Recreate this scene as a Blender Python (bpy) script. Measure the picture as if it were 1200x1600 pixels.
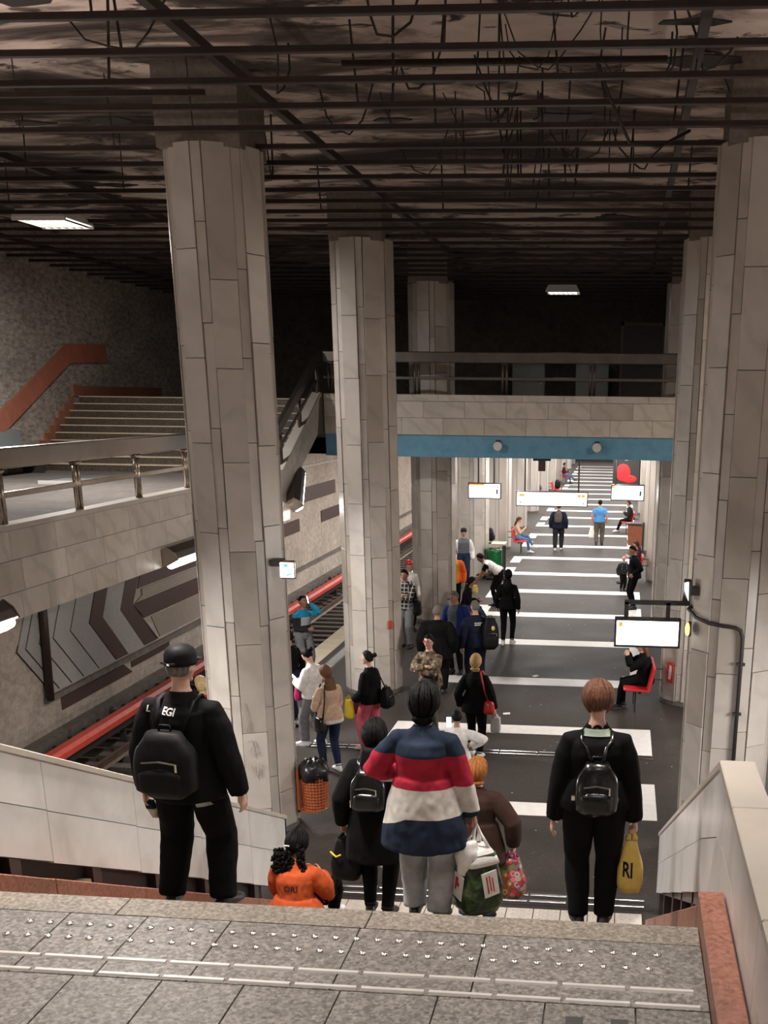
import bpy, bmesh, math, random
from mathutils import Vector, Matrix, Quaternion, noise
from mathutils.kdtree import KDTree
from mathutils.bvhtree import BVHTree

for _o in list(bpy.data.objects):
    bpy.data.objects.remove(_o, do_unlink=True)
scene = bpy.context.scene
COL = scene.collection
R = math.radians
rng = random.Random(7)

# ------------------------------------------------------------------ camera
EYE = 5.4
FPX, PPX, PPY = 1712.4, 806.45, 1199.47
def _cam():
    p, r, w = R(18.5858), R(-0.66619), R(-5.14457)
    fwd = Vector((math.sin(w)*math.cos(p), math.cos(w)*math.cos(p), -math.sin(p)))
    right = Vector((math.cos(w), -math.sin(w), 0))
    down = fwd.cross(right)
    r2 = math.cos(r)*right + math.sin(r)*down
    d2 = -math.sin(r)*right + math.cos(r)*down
    m = Matrix.Identity(4)
    for i in range(3):
        m[i][0] = r2[i]; m[i][1] = -d2[i]; m[i][2] = -fwd[i]
    m[2][3] = EYE
    cd = bpy.data.cameras.new('camera'); co = bpy.data.objects.new('camera', cd)
    COL.objects.link(co); co.matrix_world = m
    cd.sensor_fit = 'VERTICAL'; cd.sensor_height = 36.0
    cd.lens = FPX*36.0/1600.0
    cd.shift_x = (600-PPX)/1600.0
    cd.shift_y = (PPY-800)/1600.0
    cd.clip_start = 0.1; cd.clip_end = 300
    scene.camera = co
_cam()

# ------------------------------------------------------------------ world / exposure
scene.view_settings.view_transform = 'Standard'
scene.view_settings.look = 'None'
scene.view_settings.gamma = 1.0
scene.view_settings.use_curve_mapping = False
scene.view_settings.exposure = 0.0
_w = bpy.data.worlds.new('station_air'); scene.world = _w; _w.use_nodes = True
_bg = _w.node_tree.nodes['Background']
_bg.inputs['Color'].default_value = (1.0, 0.90, 0.82, 1); _bg.inputs['Strength'].default_value = 0.02

def area(name, loc, sx, sy, power, color=(1, 0.95, 0.9), rot=(0, 0, 0), spread=180):
    l = bpy.data.lights.new(name, 'AREA'); l.shape = 'RECTANGLE'; l.size = sx; l.size_y = sy
    l.energy = power; l.color = color; l.spread = R(spread)
    o = bpy.data.objects.new(name, l); COL.objects.link(o); o.location = loc; o.rotation_euler = rot
    return o
WARM = (1.0, 0.84, 0.70); COOL = (1.0, 0.955, 0.92)
# tube fittings fixed along the bottom of both walkways
for y in (4.05, 10.55, 17.05):
    area('walkway_tube_light', (-6.62, y, 2.80), 0.20, 1.25, 195, COOL, (0, R(-28), 0))
    area('walkway_tube_light', (3.42, y, 2.80), 0.20, 1.25, 170, COOL, (0, R(28), 0))
area('stair_soffit_tube_light', (-6.72, 22.55, 3.30), 0.2, 1.2, 110, COOL, (0, R(-35), 0))
# strip lights of the low platform hall beyond the bridge
for y in (36.5, 43.5, 50.5, 57.5, 64.5, 71.5, 80, 90, 101):
    for x in (-6.0, -3.1, -0.1, 2.8):
        area('hall_strip_light', (x, y, 3.98), 0.25, 4.6, 190 if -5 < x < 2 else 150, COOL)
for x in (-6.1, -3.0, -0.2, 2.9):
    area('bridge_soffit_light', (x, 30.4, 4.02), 0.25, 3.6, 85 if -5 < x < 2 else 150, COOL)
# luminaires in the slatted ceiling
area('ceiling_luminaire_light', (-1.60, 29.0, 7.78), 0.28, 0.9, 12, COOL)
area('ceiling_luminaire_light', (-9.0, 18.2, 7.78), 0.5, 1.0, 470, COOL)
area('ceiling_luminaire_light', (-9.0, 10.0, 7.78), 0.5, 1.0, 90, COOL)
NEUT = (1.0, 0.915, 0.84)
for x in (-3.3, 0.2):
    area('ceiling_luminaire_light', (x, 3.0, 7.78), 0.5, 1.1, 24, NEUT, spread=115)
    area('ceiling_luminaire_light', (x, 6.9, 7.78), 0.5, 1.1, 225 if x < -2 else 105, NEUT, spread=100)
area('ceiling_luminaire_light', (5.8, 18.2, 7.78), 0.5, 1.0, 600, WARM)  # added out of view on the right to brighten the bridge front
area('ceiling_luminaire_light', (5.8, 10.0, 7.78), 0.5, 1.0, 60, WARM)  # added likewise, nearer the camera
# added lamps without fittings, above the walkway tubes, to brighten the ceiling
for y in (4.05, 10.55):
    area('added_ceiling_wash', (-6.38, y, 3.35), 0.20, 1.25, 40, (1.0, 0.84, 0.74), (R(180), 0, 0), 75)
    area('added_ceiling_wash', (3.18, y, 3.35), 0.20, 1.25, 26, (1.0, 0.84, 0.74), (R(180), 0, 0), 75)
# up-tilted wall lamps of the entrance hall behind the camera
for x in (-8.5, -4.8, -1.1, 2.6):
    area('entrance_wall_light', (x, -3.7, 5.6), 1.4, 0.35, 55, (1.0, 0.82, 0.70), (R(130), 0, 0), 110)

# ------------------------------------------------------------------ materials
MATS = {}
def _nodes(name):
    m = bpy.data.materials.new(name); m.use_nodes = True
    nt = m.node_tree; b = nt.nodes['Principled BSDF']
    return m, nt, b
def N(nt, t, **kw):
    n = nt.nodes.new(t)
    for k, v in kw.items():
        if k in n.inputs: n.inputs[k].default_value = v
        else: setattr(n, k, v)
    return n
def ramp(nt, stops, fac):
    r = nt.nodes.new('ShaderNodeValToRGB'); e = r.color_ramp.elements
    while len(e) > 1: e.remove(e[-1])
    e[0].position = stops[0][0]; e[0].color = (*stops[0][1], 1)
    for p, c in stops[1:]:
        x = e.new(p); x.color = (*c, 1)
    nt.links.new(fac, r.inputs['Fac']); return r.outputs['Color']
def mixc(nt, fac, a, b, mode='MIX'):
    m = nt.nodes.new('ShaderNodeMix'); m.data_type = 'RGBA'; m.blend_type = mode
    for sock, v in (('Factor', fac), ('A', a), ('B', b)):
        s = [i for i in m.inputs if i.name == sock and (i.type == ('VALUE' if sock == 'Factor' else 'RGBA'))][0]
        if hasattr(v, 'links') or hasattr(v, 'is_output'): nt.links.new(v, s)
        elif sock == 'Factor': s.default_value = v
        else: s.default_value = (*v, 1)
    return [o for o in m.outputs if o.type == 'RGBA'][0]
def coords(nt, scale=(1, 1, 1), world=False):
    """object-space position (offset per object so alike pieces differ)"""
    tc = nt.nodes.new('ShaderNodeTexCoord'); mp = nt.nodes.new('ShaderNodeMapping'); mp.inputs['Scale'].default_value = scale
    if world:
        g = nt.nodes.new('ShaderNodeNewGeometry'); nt.links.new(g.outputs['Position'], mp.inputs['Vector'])
    else:
        oi = nt.nodes.new('ShaderNodeObjectInfo'); ad = nt.nodes.new('ShaderNodeVectorMath'); ad.operation = 'MULTIPLY_ADD'
        cb = nt.nodes.new('ShaderNodeCombineXYZ')
        for i in range(3): nt.links.new(oi.outputs['Random'], cb.inputs[i])
        nt.links.new(cb.outputs[0], ad.inputs[0]); ad.inputs[1].default_value = (37, 53, 71)
        nt.links.new(tc.outputs['Object'], ad.inputs[2]); nt.links.new(ad.outputs[0], mp.inputs['Vector'])
    return mp.outputs['Vector']
def noise_n(nt, vec, scale, detail=4, rough=0.55, dist=0.0):
    n = N(nt, 'ShaderNodeTexNoise', Scale=scale, Detail=detail, Roughness=rough, Distortion=dist)
    nt.links.new(vec, n.inputs['Vector']); return n.outputs['Fac']
def bump(nt, b, h, strength=0.3, dist=0.02):
    n = N(nt, 'ShaderNodeBump', Strength=strength, Distance=dist)
    nt.links.new(h, n.inputs['Height']); nt.links.new(n.outputs['Normal'], b.inputs['Normal'])
def setc(nt, b, c):
    if hasattr(c, 'is_output'): nt.links.new(c, b.inputs['Base Color'])
    else: b.inputs['Base Color'].default_value = (*c, 1)

def plain(name, c, rough=0.7, metal=0.0, var=0.12, nscale=18, bmp=0.0, spec=0.5, coat=0.0):
    if name in MATS: return MATS[name]
    m, nt, b = _nodes(name)
    v = coords(nt)
    f = noise_n(nt, v, nscale, 5)
    lo = tuple(x*(1-var) for x in c); hi = tuple(min(1, x*(1+var)) for x in c)
    setc(nt, b, ramp(nt, [(0.3, lo), (0.7, hi)], f))
    b.inputs['Roughness'].default_value = rough; b.inputs['Metallic'].default_value = metal
    b.inputs['Specular IOR Level'].default_value = spec
    b.inputs['Coat Weight'].default_value = coat
    if bmp: bump(nt, b, f, bmp, 0.01)
    MATS[name] = m; return m
def emit(name, c, s):
    if name in MATS: return MATS[name]
    m, nt, b = _nodes(name)
    v = coords(nt); f = noise_n(nt, v, 6, 2)
    setc(nt, b, ramp(nt, [(0, c), (1, c)], f))
    b.inputs['Emission Color'].default_value = (*c, 1); b.inputs['Emission Strength'].default_value = s
    MATS[name] = m; return m
def marble(name, base, vein, rough=0.32, var=0.10, vscale=1.0):
    m, nt, b = _nodes(name)
    v = coords(nt)
    w = N(nt, 'ShaderNodeTexWave', Scale=0.9*vscale, Distortion=9.0, Detail=5.0)
    w.inputs['Detail Scale'].default_value = 1.4; w.wave_type = 'BANDS'; w.bands_direction = 'DIAGONAL'
    nt.links.new(v, w.inputs['Vector'])
    c1 = ramp(nt, [(0.0, tuple(.30*a+.70*q for a, q in zip(vein, base))), (0.12, tuple(0.15*a+0.85*q for a, q in zip(vein, base))), (0.4, base), (1.0, base)], w.outputs['Fac'])
    f2 = noise_n(nt, v, 2.2, 6, 0.6)
    c2 = mixc(nt, 1.0, c1, ramp(nt, [(0.25, (0.86, 0.85, 0.83)), (0.7, (1.04, 1.03, 1.0))], f2), 'MULTIPLY')
    oi = nt.nodes.new('ShaderNodeObjectInfo')
    tone = ramp(nt, [(0, (1-var*1.2, 1-var*1.35, 1-var*1.6)), (0.35, (1-var*.3,)*3), (0.7, (1.0, 1.0, 1.0)), (1, (1+var*.5, 1+var*.42, 1+var*.3))], oi.outputs['Random'])
    setc(nt, b, mixc(nt, 1.0, c2, tone, 'MULTIPLY'))
    b.inputs['Roughness'].default_value = rough
    bump(nt, b, noise_n(nt, v, 9, 3), 0.03, 0.01)
    MATS[name] = m; return m
def granite(name, cols, scale=60, rough=0.45, world=True):
    m, nt, b = _nodes(name)
    v = coords(nt, (1, 1, 1), world)
    vo = N(nt, 'ShaderNodeTexVoronoi', Scale=scale); nt.links.new(v, vo.inputs['Vector'])
    f = noise_n(nt, v, scale*0.8, 3, 0.7)
    a = ramp(nt, [(0.30, cols[0]), (0.5, cols[1]), (0.68, cols[2])], f)
    g = nt.nodes.new('ShaderNodeSeparateColor'); nt.links.new(vo.outputs['Color'], g.inputs[0])
    bb = ramp(nt, [(0.0, cols[0]), (0.45, cols[1]), (1, cols[2])], g.outputs[0])
    c = mixc(nt, 0.5, a, bb)
    big = noise_n(nt, v, 1.6, 4)
    c = mixc(nt, 1.0, c, ramp(nt, [(0.3, (0.82, 0.81, 0.80)), (0.7, (1.08, 1.06, 1.03))], big), 'MULTIPLY')
    if not world:
        pass
    oi = nt.nodes.new('ShaderNodeObjectInfo')
    c = mixc(nt, 1.0, c, ramp(nt, [(0, (0.90, 0.89, 0.87)), (1, (1.06, 1.06, 1.06))], oi.outputs['Random']), 'MULTIPLY')
    setc(nt, b, c); b.inputs['Roughness'].default_value = rough
    bump(nt, b, f, 0.12, 0.004)
    MATS[name] = m; return m

marble('marble_pillar', (0.54, 0.50, 0.465), (0.36, 0.33, 0.30), 0.34, 0.17, 0.8)
marble('marble_white', (0.80, 0.795, 0.795), (0.50, 0.48, 0.46), 0.30, 0.05, 0.7)
marble('marble_fascia', (0.64, 0.595, 0.545), (0.34, 0.30, 0.26), 0.38, 0.14, 1.1)
marble('marble_coping', (0.56, 0.52, 0.475), (0.58, 0.53, 0.46), 0.35, 0.06, 0.8)
granite('granite_tan', ((0.070, 0.059, 0.046), (0.20, 0.172, 0.140), (0.37, 0.335, 0.285)), 70, 0.5)
granite('granite_grey', ((0.050, 0.046, 0.043), (0.165, 0.153, 0.143), (0.345, 0.33, 0.317)), 62, 0.42)
granite('granite_red', ((0.16, 0.055, 0.035), (0.32, 0.125, 0.08), (0.42, 0.20, 0.14)), 45, 0.4)
granite('granite_step', ((0.028, 0.021, 0.015), (0.060, 0.046, 0.033), (0.11, 0.088, 0.062)), 30, 0.5)

def platform_mat():
    m, nt, b = _nodes('terrazzo_floor')
    v = coords(nt, (1, 1, 1), True)
    big = noise_n(nt, v, 0.9, 6, 0.6)
    mid = noise_n(nt, v, 14, 4, 0.7)
    c = ramp(nt, [(0.3, (0.029, 0.0235, 0.020)), (0.7, (0.052, 0.043, 0.038))], big)
    c = mixc(nt, 1.0, c, ramp(nt, [(0.3, (0.82,)*3), (0.75, (1.2,)*3)], mid), 'MULTIPLY')
    vo = N(nt, 'ShaderNodeTexVoronoi', Scale=3.2); nt.links.new(v, vo.inputs['Vector'])
    sp = ramp(nt, [(0.035, (1, 1, 1)), (0.055, (0, 0, 0))], vo.outputs['Distance'])
    vo2 = N(nt, 'ShaderNodeTexVoronoi', Scale=11); nt.links.new(v, vo2.inputs['Vector'])
    sp2 = ramp(nt, [(0.06, (0.5, 0.5, 0.5)), (0.09, (0, 0, 0))], vo2.outputs['Distance'])
    c = mixc(nt, sp, c, (0.45, 0.42, 0.39)); c = mixc(nt, sp2, c, (0.30, 0.28, 0.26))
    setc(nt, b, c)
    nt.links.new(ramp(nt, [(0.3, (0.58,)*3), (0.7, (0.72,)*3)], big), b.inputs['Roughness'])
    b.inputs['Specular IOR Level'].default_value = 0.20
    bump(nt, b, mid, 0.05, 0.01)
    MATS['terrazzo_floor'] = m
platform_mat()

def burnt_ceiling_mat():
    m, nt, b = _nodes('sooty_ceiling')
    v = coords(nt, (0.55, 1.0, 1), True)
    a = noise_n(nt, v, 0.55, 9, 0.62, 0.8)
    d = noise_n(nt, v, 2.6, 8, 0.66, 0.5)
    c = ramp(nt, [(0.37, (0.028, 0.020, 0.018)), (0.45, (0.13, 0.10, 0.088)), (0.52, (0.60, 0.49, 0.43)), (0.66, (0.78, 0.67, 0.60))], a)
    c = mixc(nt, ramp(nt, [(0.38, (1, 1, 1)), (0.45, (0, 0, 0))], d), c, (0.045, 0.033, 0.030))
    setc(nt, b, c); b.inputs['Roughness'].default_value = 0.9
    bump(nt, b, d, 0.5, 0.05); MATS['sooty_ceiling'] = m
burnt_ceiling_mat()

def rough_wall_mat(name, lo, hi, strength, sc=(1, 1, 2.6)):
    m, nt, b = _nodes(name)
    v = coords(nt, sc, True)
    f = noise_n(nt, v, 5.0, 8, 0.7, 0.4); g = noise_n(nt, v, 0.5, 5)
    c = ramp(nt, [(0.34, lo), (0.62, hi)], f)
    c = mixc(nt, 1.0, c, ramp(nt, [(0.3, (0.68, 0.66, 0.64)), (0.7, (1.1, 1.08, 1.05))], g), 'MULTIPLY')
    setc(nt, b, c); b.inputs['Roughness'].default_value = 0.9
    bump(nt, b, f, strength, 0.06); MATS[name] = m
rough_wall_mat('rough_concrete', (0.20, 0.175, 0.155), (0.56, 0.50, 0.45), 1.0)
rough_wall_mat('track_wall', (0.46, 0.405, 0.345), (0.70, 0.625, 0.55), 0.25, (1, 1, 1.3))
rough_wall_mat('dark_plaster', (0.055, 0.048, 0.042), (0.10, 0.088, 0.078), 0.2, (1, 1, 1))
rough_wall_mat('grey_concrete', (0.16, 0.145, 0.13), (0.26, 0.235, 0.21), 0.25, (1, 1, 1))
rough_wall_mat('walkway_floor', (0.10, 0.09, 0.082), (0.15, 0.135, 0.125), 0.1, (1, 1, 1))
rough_wall_mat('ballast', (0.030, 0.025, 0.022), (0.085, 0.072, 0.064), 0.9, (4, 4, 4))
plain('mosaic_brown', (0.10, 0.060, 0.052), 0.45, var=0.25, nscale=30)
plain('mosaic_white', (0.50, 0.49, 0.48), 0.40, var=0.10, nscale=20)
plain('mosaic_black', (0.022, 0.019, 0.018), 0.5)
plain('mosaic_beige', (0.40, 0.345, 0.29), 0.5, var=0.12)
plain('slat_metal', (0.030, 0.019, 0.017), 0.45, metal=0.2, var=0.3, nscale=6)
plain('steel', (0.42, 0.36, 0.31), 0.22, metal=1.0, var=0.10, nscale=4)
plain('steel_dark', (0.13, 0.11, 0.10), 0.42, metal=0.8, var=0.15, nscale=4)
plain('stud_steel', (0.80, 0.78, 0.76), 0.22, metal=1.0, var=0.05)
plain('bar_steel', (0.72, 0.70, 0.68), 0.32, metal=0.45, var=0.05)
plain('blue_paint', (0.14, 0.35, 0.50), 0.55, var=0.12, nscale=5)
plain('white_line', (0.80, 0.77, 0.74), 0.45, var=0.06, nscale=9)
plain('black_iron', (0.028, 0.025, 0.024), 0.5, var=0.2)
plain('brown_metal', (0.085, 0.058, 0.050), 0.45, metal=0.3, var=0.2)
plain('red_enamel', (0.55, 0.065, 0.040), 0.45, var=0.15, nscale=6)
plain('red_plastic', (0.55, 0.025, 0.030), 0.35, var=0.08)
plain('orange_paint', (0.50, 0.115, 0.030), 0.5, var=0.2)
plain('rust_brown', (0.26, 0.075, 0.030), 0.55, var=0.2)
plain('bin_bag', (0.012, 0.012, 0.013), 0.28, var=0.2, bmp=0.5, nscale=12)
plain('green_bag', (0.012, 0.16, 0.045), 0.25, var=0.3, bmp=0.5, nscale=12)
plain('wire', (0.030, 0.024, 0.022), 0.7)
plain('band_terracotta', (0.36, 0.125, 0.080), 0.55, var=0.14, nscale=4)
plain('grey_panel', (0.20, 0.225, 0.22), 0.35, var=0.1)
plain('edge_stone', (0.50, 0.41, 0.29), 0.6, var=0.12, nscale=5)
plain('pale_tile', (0.58, 0.53, 0.47), 0.55, var=0.10, nscale=8)
plain('sleeper', (0.085, 0.070, 0.060), 0.85, var=0.3)
plain('rail_steel', (0.24, 0.18, 0.14), 0.4, metal=0.8)
plain('white_plaster', (0.70, 0.68, 0.66), 0.6, var=0.05, nscale=3)
plain('grout', (0.14, 0.125, 0.11), 0.85)
plain('pillar_core', (0.17, 0.145, 0.125), 0.85, var=0.2)
emit('lamp_white', (1, 0.97, 0.93), 9.0)
emit('lamp_ceiling', (1, 0.97, 0.95), 3.0)
emit('sign_white', (1, 0.97, 0.93), 4.0)
emit('sign_orange', (1, 0.28, 0.06), 1.2)
emit('sign_black', (0.03, 0.03, 0.03), 0.0)
emit('sign_teal', (0.12, 0.62, 0.52), 0.9)
emit('amber_glow', (1.0, 0.62, 0.22), 1.6)

# ------------------------------------------------------------------ mesh helpers
class MB:
    def __init__(s): s.v = []; s.f = []; s.m = []
    def add(s, vs, fs, mi=0):
        o = len(s.v); s.v += [tuple(x) for x in vs]; s.f += [tuple(i+o for i in f) for f in fs]; s.m += [mi]*len(fs)
        return s
    def box(s, x0, x1, y0, y1, z0, z1, mi=0):
        return s.add([(x0,y0,z0),(x1,y0,z0),(x1,y1,z0),(x0,y1,z0),(x0,y0,z1),(x1,y0,z1),(x1,y1,z1),(x0,y1,z1)],
                     [(0,3,2,1),(4,5,6,7),(0,1,5,4),(1,2,6,5),(2,3,7,6),(3,0,4,7)], mi)
    def cbox(s, c, d, mi=0):
        return s.box(c[0]-d[0]/2, c[0]+d[0]/2, c[1]-d[1]/2, c[1]+d[1]/2, c[2]-d[2]/2, c[2]+d[2]/2, mi)
    def prism(s, pts, axis, a, b, mi=0):
        """polygon pts (2D) extruded along axis 0/1/2 from a to b"""
        def P(p, t):
            q = [p[0], p[1]]; q.insert(axis, t); return tuple(q)
        n = len(pts)
        vs = [P(p, a) for p in pts]+[P(p, b) for p in pts]
        fs = [tuple(range(n)), tuple(range(2*n-1, n-1, -1))]+[(i, (i+1) % n+0, (i+1) % n+n, i+n)[::-1] for i in range(n)]
        return s.add(vs, fs, mi)
    def loft(s, rings, mi=0, cap=True):
        o = len(s.v); n = len(rings[0])
        for r in rings: s.v += [tuple(p) for p in r]
        for k in range(len(rings)-1):
            for i in range(n):
                j = (i+1) % n
                s.f.append((o+k*n+i, o+k*n+j, o+(k+1)*n+j, o+(k+1)*n+i)); s.m.append(mi)
        if cap:
            s.f.append(tuple(o+i for i in range(n))[::-1]); s.m.append(mi)
            s.f.append(tuple(o+(len(rings)-1)*n+i for i in range(n))); s.m.append(mi)
        return s
    def tube(s, pts, r, n=8, mi=0, flat=1.0, up=None):
        pts = [Vector(p) for p in pts]; rs = r if isinstance(r, (list, tuple)) else [r]*len(pts)
        rings = []; prev = None
        for i, p in enumerate(pts):
            d = (pts[min(i+1, len(pts)-1)]-pts[max(i-1, 0)]).normalized()
            ref = Vector(up) if up else (prev if prev is not None else (Vector((0, 0, 1)) if abs(d.z) < 0.9 else Vector((0, 1, 0))))
            x = d.cross(ref)
            if x.length < 1e-4: x = d.cross(Vector((1, 0, 0)))
            x.normalize(); y = x.cross(d).normalized(); prev = y
            rings.append([p+(x*math.cos(2*math.pi*k/n)+y*math.sin(2*math.pi*k/n)*flat)*rs[i] for k in range(n)])
        return s.loft(rings, mi)
    def ball(s, c, r, n=10, m=7, mi=0, f=None):
        c = Vector(c); r = (r, r, r) if not isinstance(r, (tuple, list)) else r
        o = len(s.v); rows = []
        for j in range(m+1):
            t = math.pi*j/m; row = []
            for i in range(n):
                a = 2*math.pi*i/n
                d = Vector((math.sin(t)*math.cos(a), math.sin(t)*math.sin(a), math.cos(t)))
                k = f(d) if f else 1.0
                row.append(len(s.v)); s.v.append((c.x+d.x*r[0]*k, c.y+d.y*r[1]*k, c.z+d.z*r[2]*k))
                if j in (0, m): break
            rows.append(row)
        for j in range(m):
            a, b = rows[j], rows[j+1]
            for i in range(n):
                k = (i+1) % n
                if j == 0: s.f.append((a[0], b[i], b[k]))
                elif j == m-1: s.f.append((a[i], b[0], a[k]))
                else: s.f.append((a[i], b[i], b[k], a[k]))
                s.m.append(mi)
        return s
    def xform(s, M):
        s.v = [tuple(M @ Vector(p)) for p in s.v]; return s
    def mesh(s, name, mats, smooth=False, bevel=0.0, bseg=1):
        me = bpy.data.meshes.new(name); me.from_pydata(s.v, [], s.f); me.update()
        for x in (mats if isinstance(mats, (list, tuple)) else [mats]):
            me.materials.append(MATS[x] if isinstance(x, str) else x)
        if len(me.materials) > 1: me.polygons.foreach_set('material_index', s.m)
        bm = bmesh.new(); bm.from_mesh(me); bmesh.ops.recalc_face_normals(bm, faces=bm.faces)
        if bevel: bmesh.ops.bevel(bm, geom=list(bm.edges), offset=bevel, segments=bseg, affect='EDGES', profile=0.5)
        bm.to_mesh(me); bm.free()
        if smooth: me.polygons.foreach_set('use_smooth', [True]*len(me.polygons))
        return me

def link(name, me, parent=None, loc=(0, 0, 0), rot=(0, 0, 0), scale=(1, 1, 1)):
    o = bpy.data.objects.new(name, me); COL.objects.link(o)
    o.location = loc; o.rotation_euler = rot; o.scale = scale
    if parent is not None: o.parent = parent
    return o
def obj(name, mb, mat, parent=None, loc=(0, 0, 0), rot=(0, 0, 0), smooth=False, bevel=0.0, bseg=1):
    return link(name, mb.mesh(name, mat, smooth, bevel, bseg), parent, loc, rot)
def tag(o, label, cat, group=None):
    o['label'] = label; o['category'] = cat
    if group: o['group'] = group
    return o
def thing(name, label, cat, loc=(0, 0, 0), rz=0.0, group=None):
    o = bpy.data.objects.new(name, None); COL.objects.link(o); o.location = loc; o.rotation_euler = (0, 0, rz)
    o.empty_display_size = 0.1
    return tag(o, label, cat, group)
def struct(o): o['kind'] = 'structure'; return o
def sempty(name, loc=(0, 0, 0)):
    o = bpy.data.objects.new(name, None); COL.objects.link(o); o.location = loc; o['kind'] = 'structure'; return o
def copy_tree(o, parent=None):
    c = o.copy(); COL.objects.link(c)
    if parent is not None: c.parent = parent
    for ch in list(o.children): copy_tree(ch, c)
    return c
def text_mesh(txt, size, extrude=0.002, bold=False):
    cu = bpy.data.curves.new('lettering', 'FONT'); cu.body = txt; cu.size = size; cu.extrude = extrude
    cu.align_x = 'CENTER'; cu.align_y = 'CENTER'
    if bold: cu.offset = size*0.022
    o = bpy.data.objects.new('lettering', cu); COL.objects.link(o)
    dg = bpy.context.evaluated_depsgraph_get(); dg.update()
    me = bpy.data.meshes.new_from_object(o.evaluated_get(dg))
    bpy.data.objects.remove(o, do_unlink=True); bpy.data.curves.remove(cu)
    return me
# ================================================================== STRUCTURE
CX = -1.6                       # middle of the platform
def mx(x): return 2*CX-x        # mirrored to the right-hand side
XL, XRR = -6.76, mx(-6.76)
STAIR_Y0, STAIR_Y1, STAIR_N, RISE, TREAD = 4.72, 10.72, 20, 0.1525, 0.30
LAND = 3.05
def stair_z(y):
    if y < STAIR_Y0: return LAND
    if y >= STAIR_Y1: return 0.0
    return LAND-RISE*(math.floor((y-STAIR_Y0)/TREAD)+1)
def nose_z(y): return LAND-(y-STAIR_Y0)*RISE/TREAD

# platform floor ---------------------------------------------------
fl = struct(obj('floor_platform', MB().box(XL+.46, XRR-.46, 0, 112, -1.15, 0), 'terrazzo_floor'))
es = MB().box(-.23, .23, -.59, .59, -.12, 0.0).mesh('edge_stone', 'edge_stone', bevel=0.008)
for k in range(34):
    link('edge_stone', es, fl, (XL+.23, 10+k*1.2, 0)); 
    if k % 2 == 0: link('edge_stone', es, fl, (XRR-.23, 10+k*1.2, 0))
obj('platform_side', MB().box(XL+.02, XL+.46, 0, 112, -1.15, -.12).box(XRR-.46, XRR-.02, 0, 112, -1.15, -.12).box(XL, XL+.46, 0, 9.4, -.12, 0).box(XL, XL+.46, 50.2, 112, -.12, 0).box(XRR-.46, XRR, 0, 9.4, -.12, 0).box(XRR-.46, XRR, 50.2, 112, -.12, 0), 'grey_concrete', fl)
def stripe(y0, y1, hook):
    m = MB().box(-3.75, .67, y0, y1, 0.0, .006)
    if hook > 0:
        m.box(-3.75, -3.42, y1, y1+.98, 0, .006).box(.34, .67, y1, y1+.98, 0, .006)
    else:
        m.box(-3.75, -3.42, y0-.98, y0, 0, .006).box(.34, .67, y0-.98, y0, 0, .006)
    obj('floor_stripe', m, 'white_line', fl)
for j in range(12):
    w = .50 if j == 0 else .58
    stripe(13.97+7.2*j, 13.97+w+7.2*j, 1)
    stripe(18.30-w+7.2*j, 18.30+7.2*j, -1)
# tactile rails on the platform
def rail_row(y, x0, x1, parent, L=.62, z=0.0, w=.05):
    me = MB().cbox((0, 0, .006), (L-.02, w, .012)).mesh('guide_bar', 'stud_steel', bevel=.004)
    n = int((x1-x0)/L)
    for i in range(n): link('guide_bar', me, parent, (x0+(i+.5)*L, y, z))
for yy in (16.66, 16.80): rail_row(yy, -5.5, 1.25, fl)
for yy in (11.28, 11.44): rail_row(yy, -3.5, .55, fl, .44)
dk = obj('drain_strip', MB().box(-3.5, .55, 11.18, 11.54, 0, .004), 'black_iron', fl)
pt = MB().box(-.145, .145, -.145, .145, 0, .012)
for a in (-.09, 0, .09):
    for b_ in (-.09, 0, .09): pt.ball((a, b_, .012), (.022, .022, .007), 6, 4)
pt = pt.mesh('tactile_tile', 'pale_tile')
for i in range(13): link('tactile_tile', pt, fl, (-3.33+i*.30, 10.92, 0))
hb = MB().box(-.10, .10, -.018, .018, 0, .008)
hbw = hb.mesh('tactile_bar', 'white_line')
for k in range(110): link('tactile_bar', hbw, fl, (-6.02, 14+k*.12, 0))
obj('warning_strip', MB().box(-6.16, -5.86, 13.9, 27.3, 0, .004), 'black_iron', fl)

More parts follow.
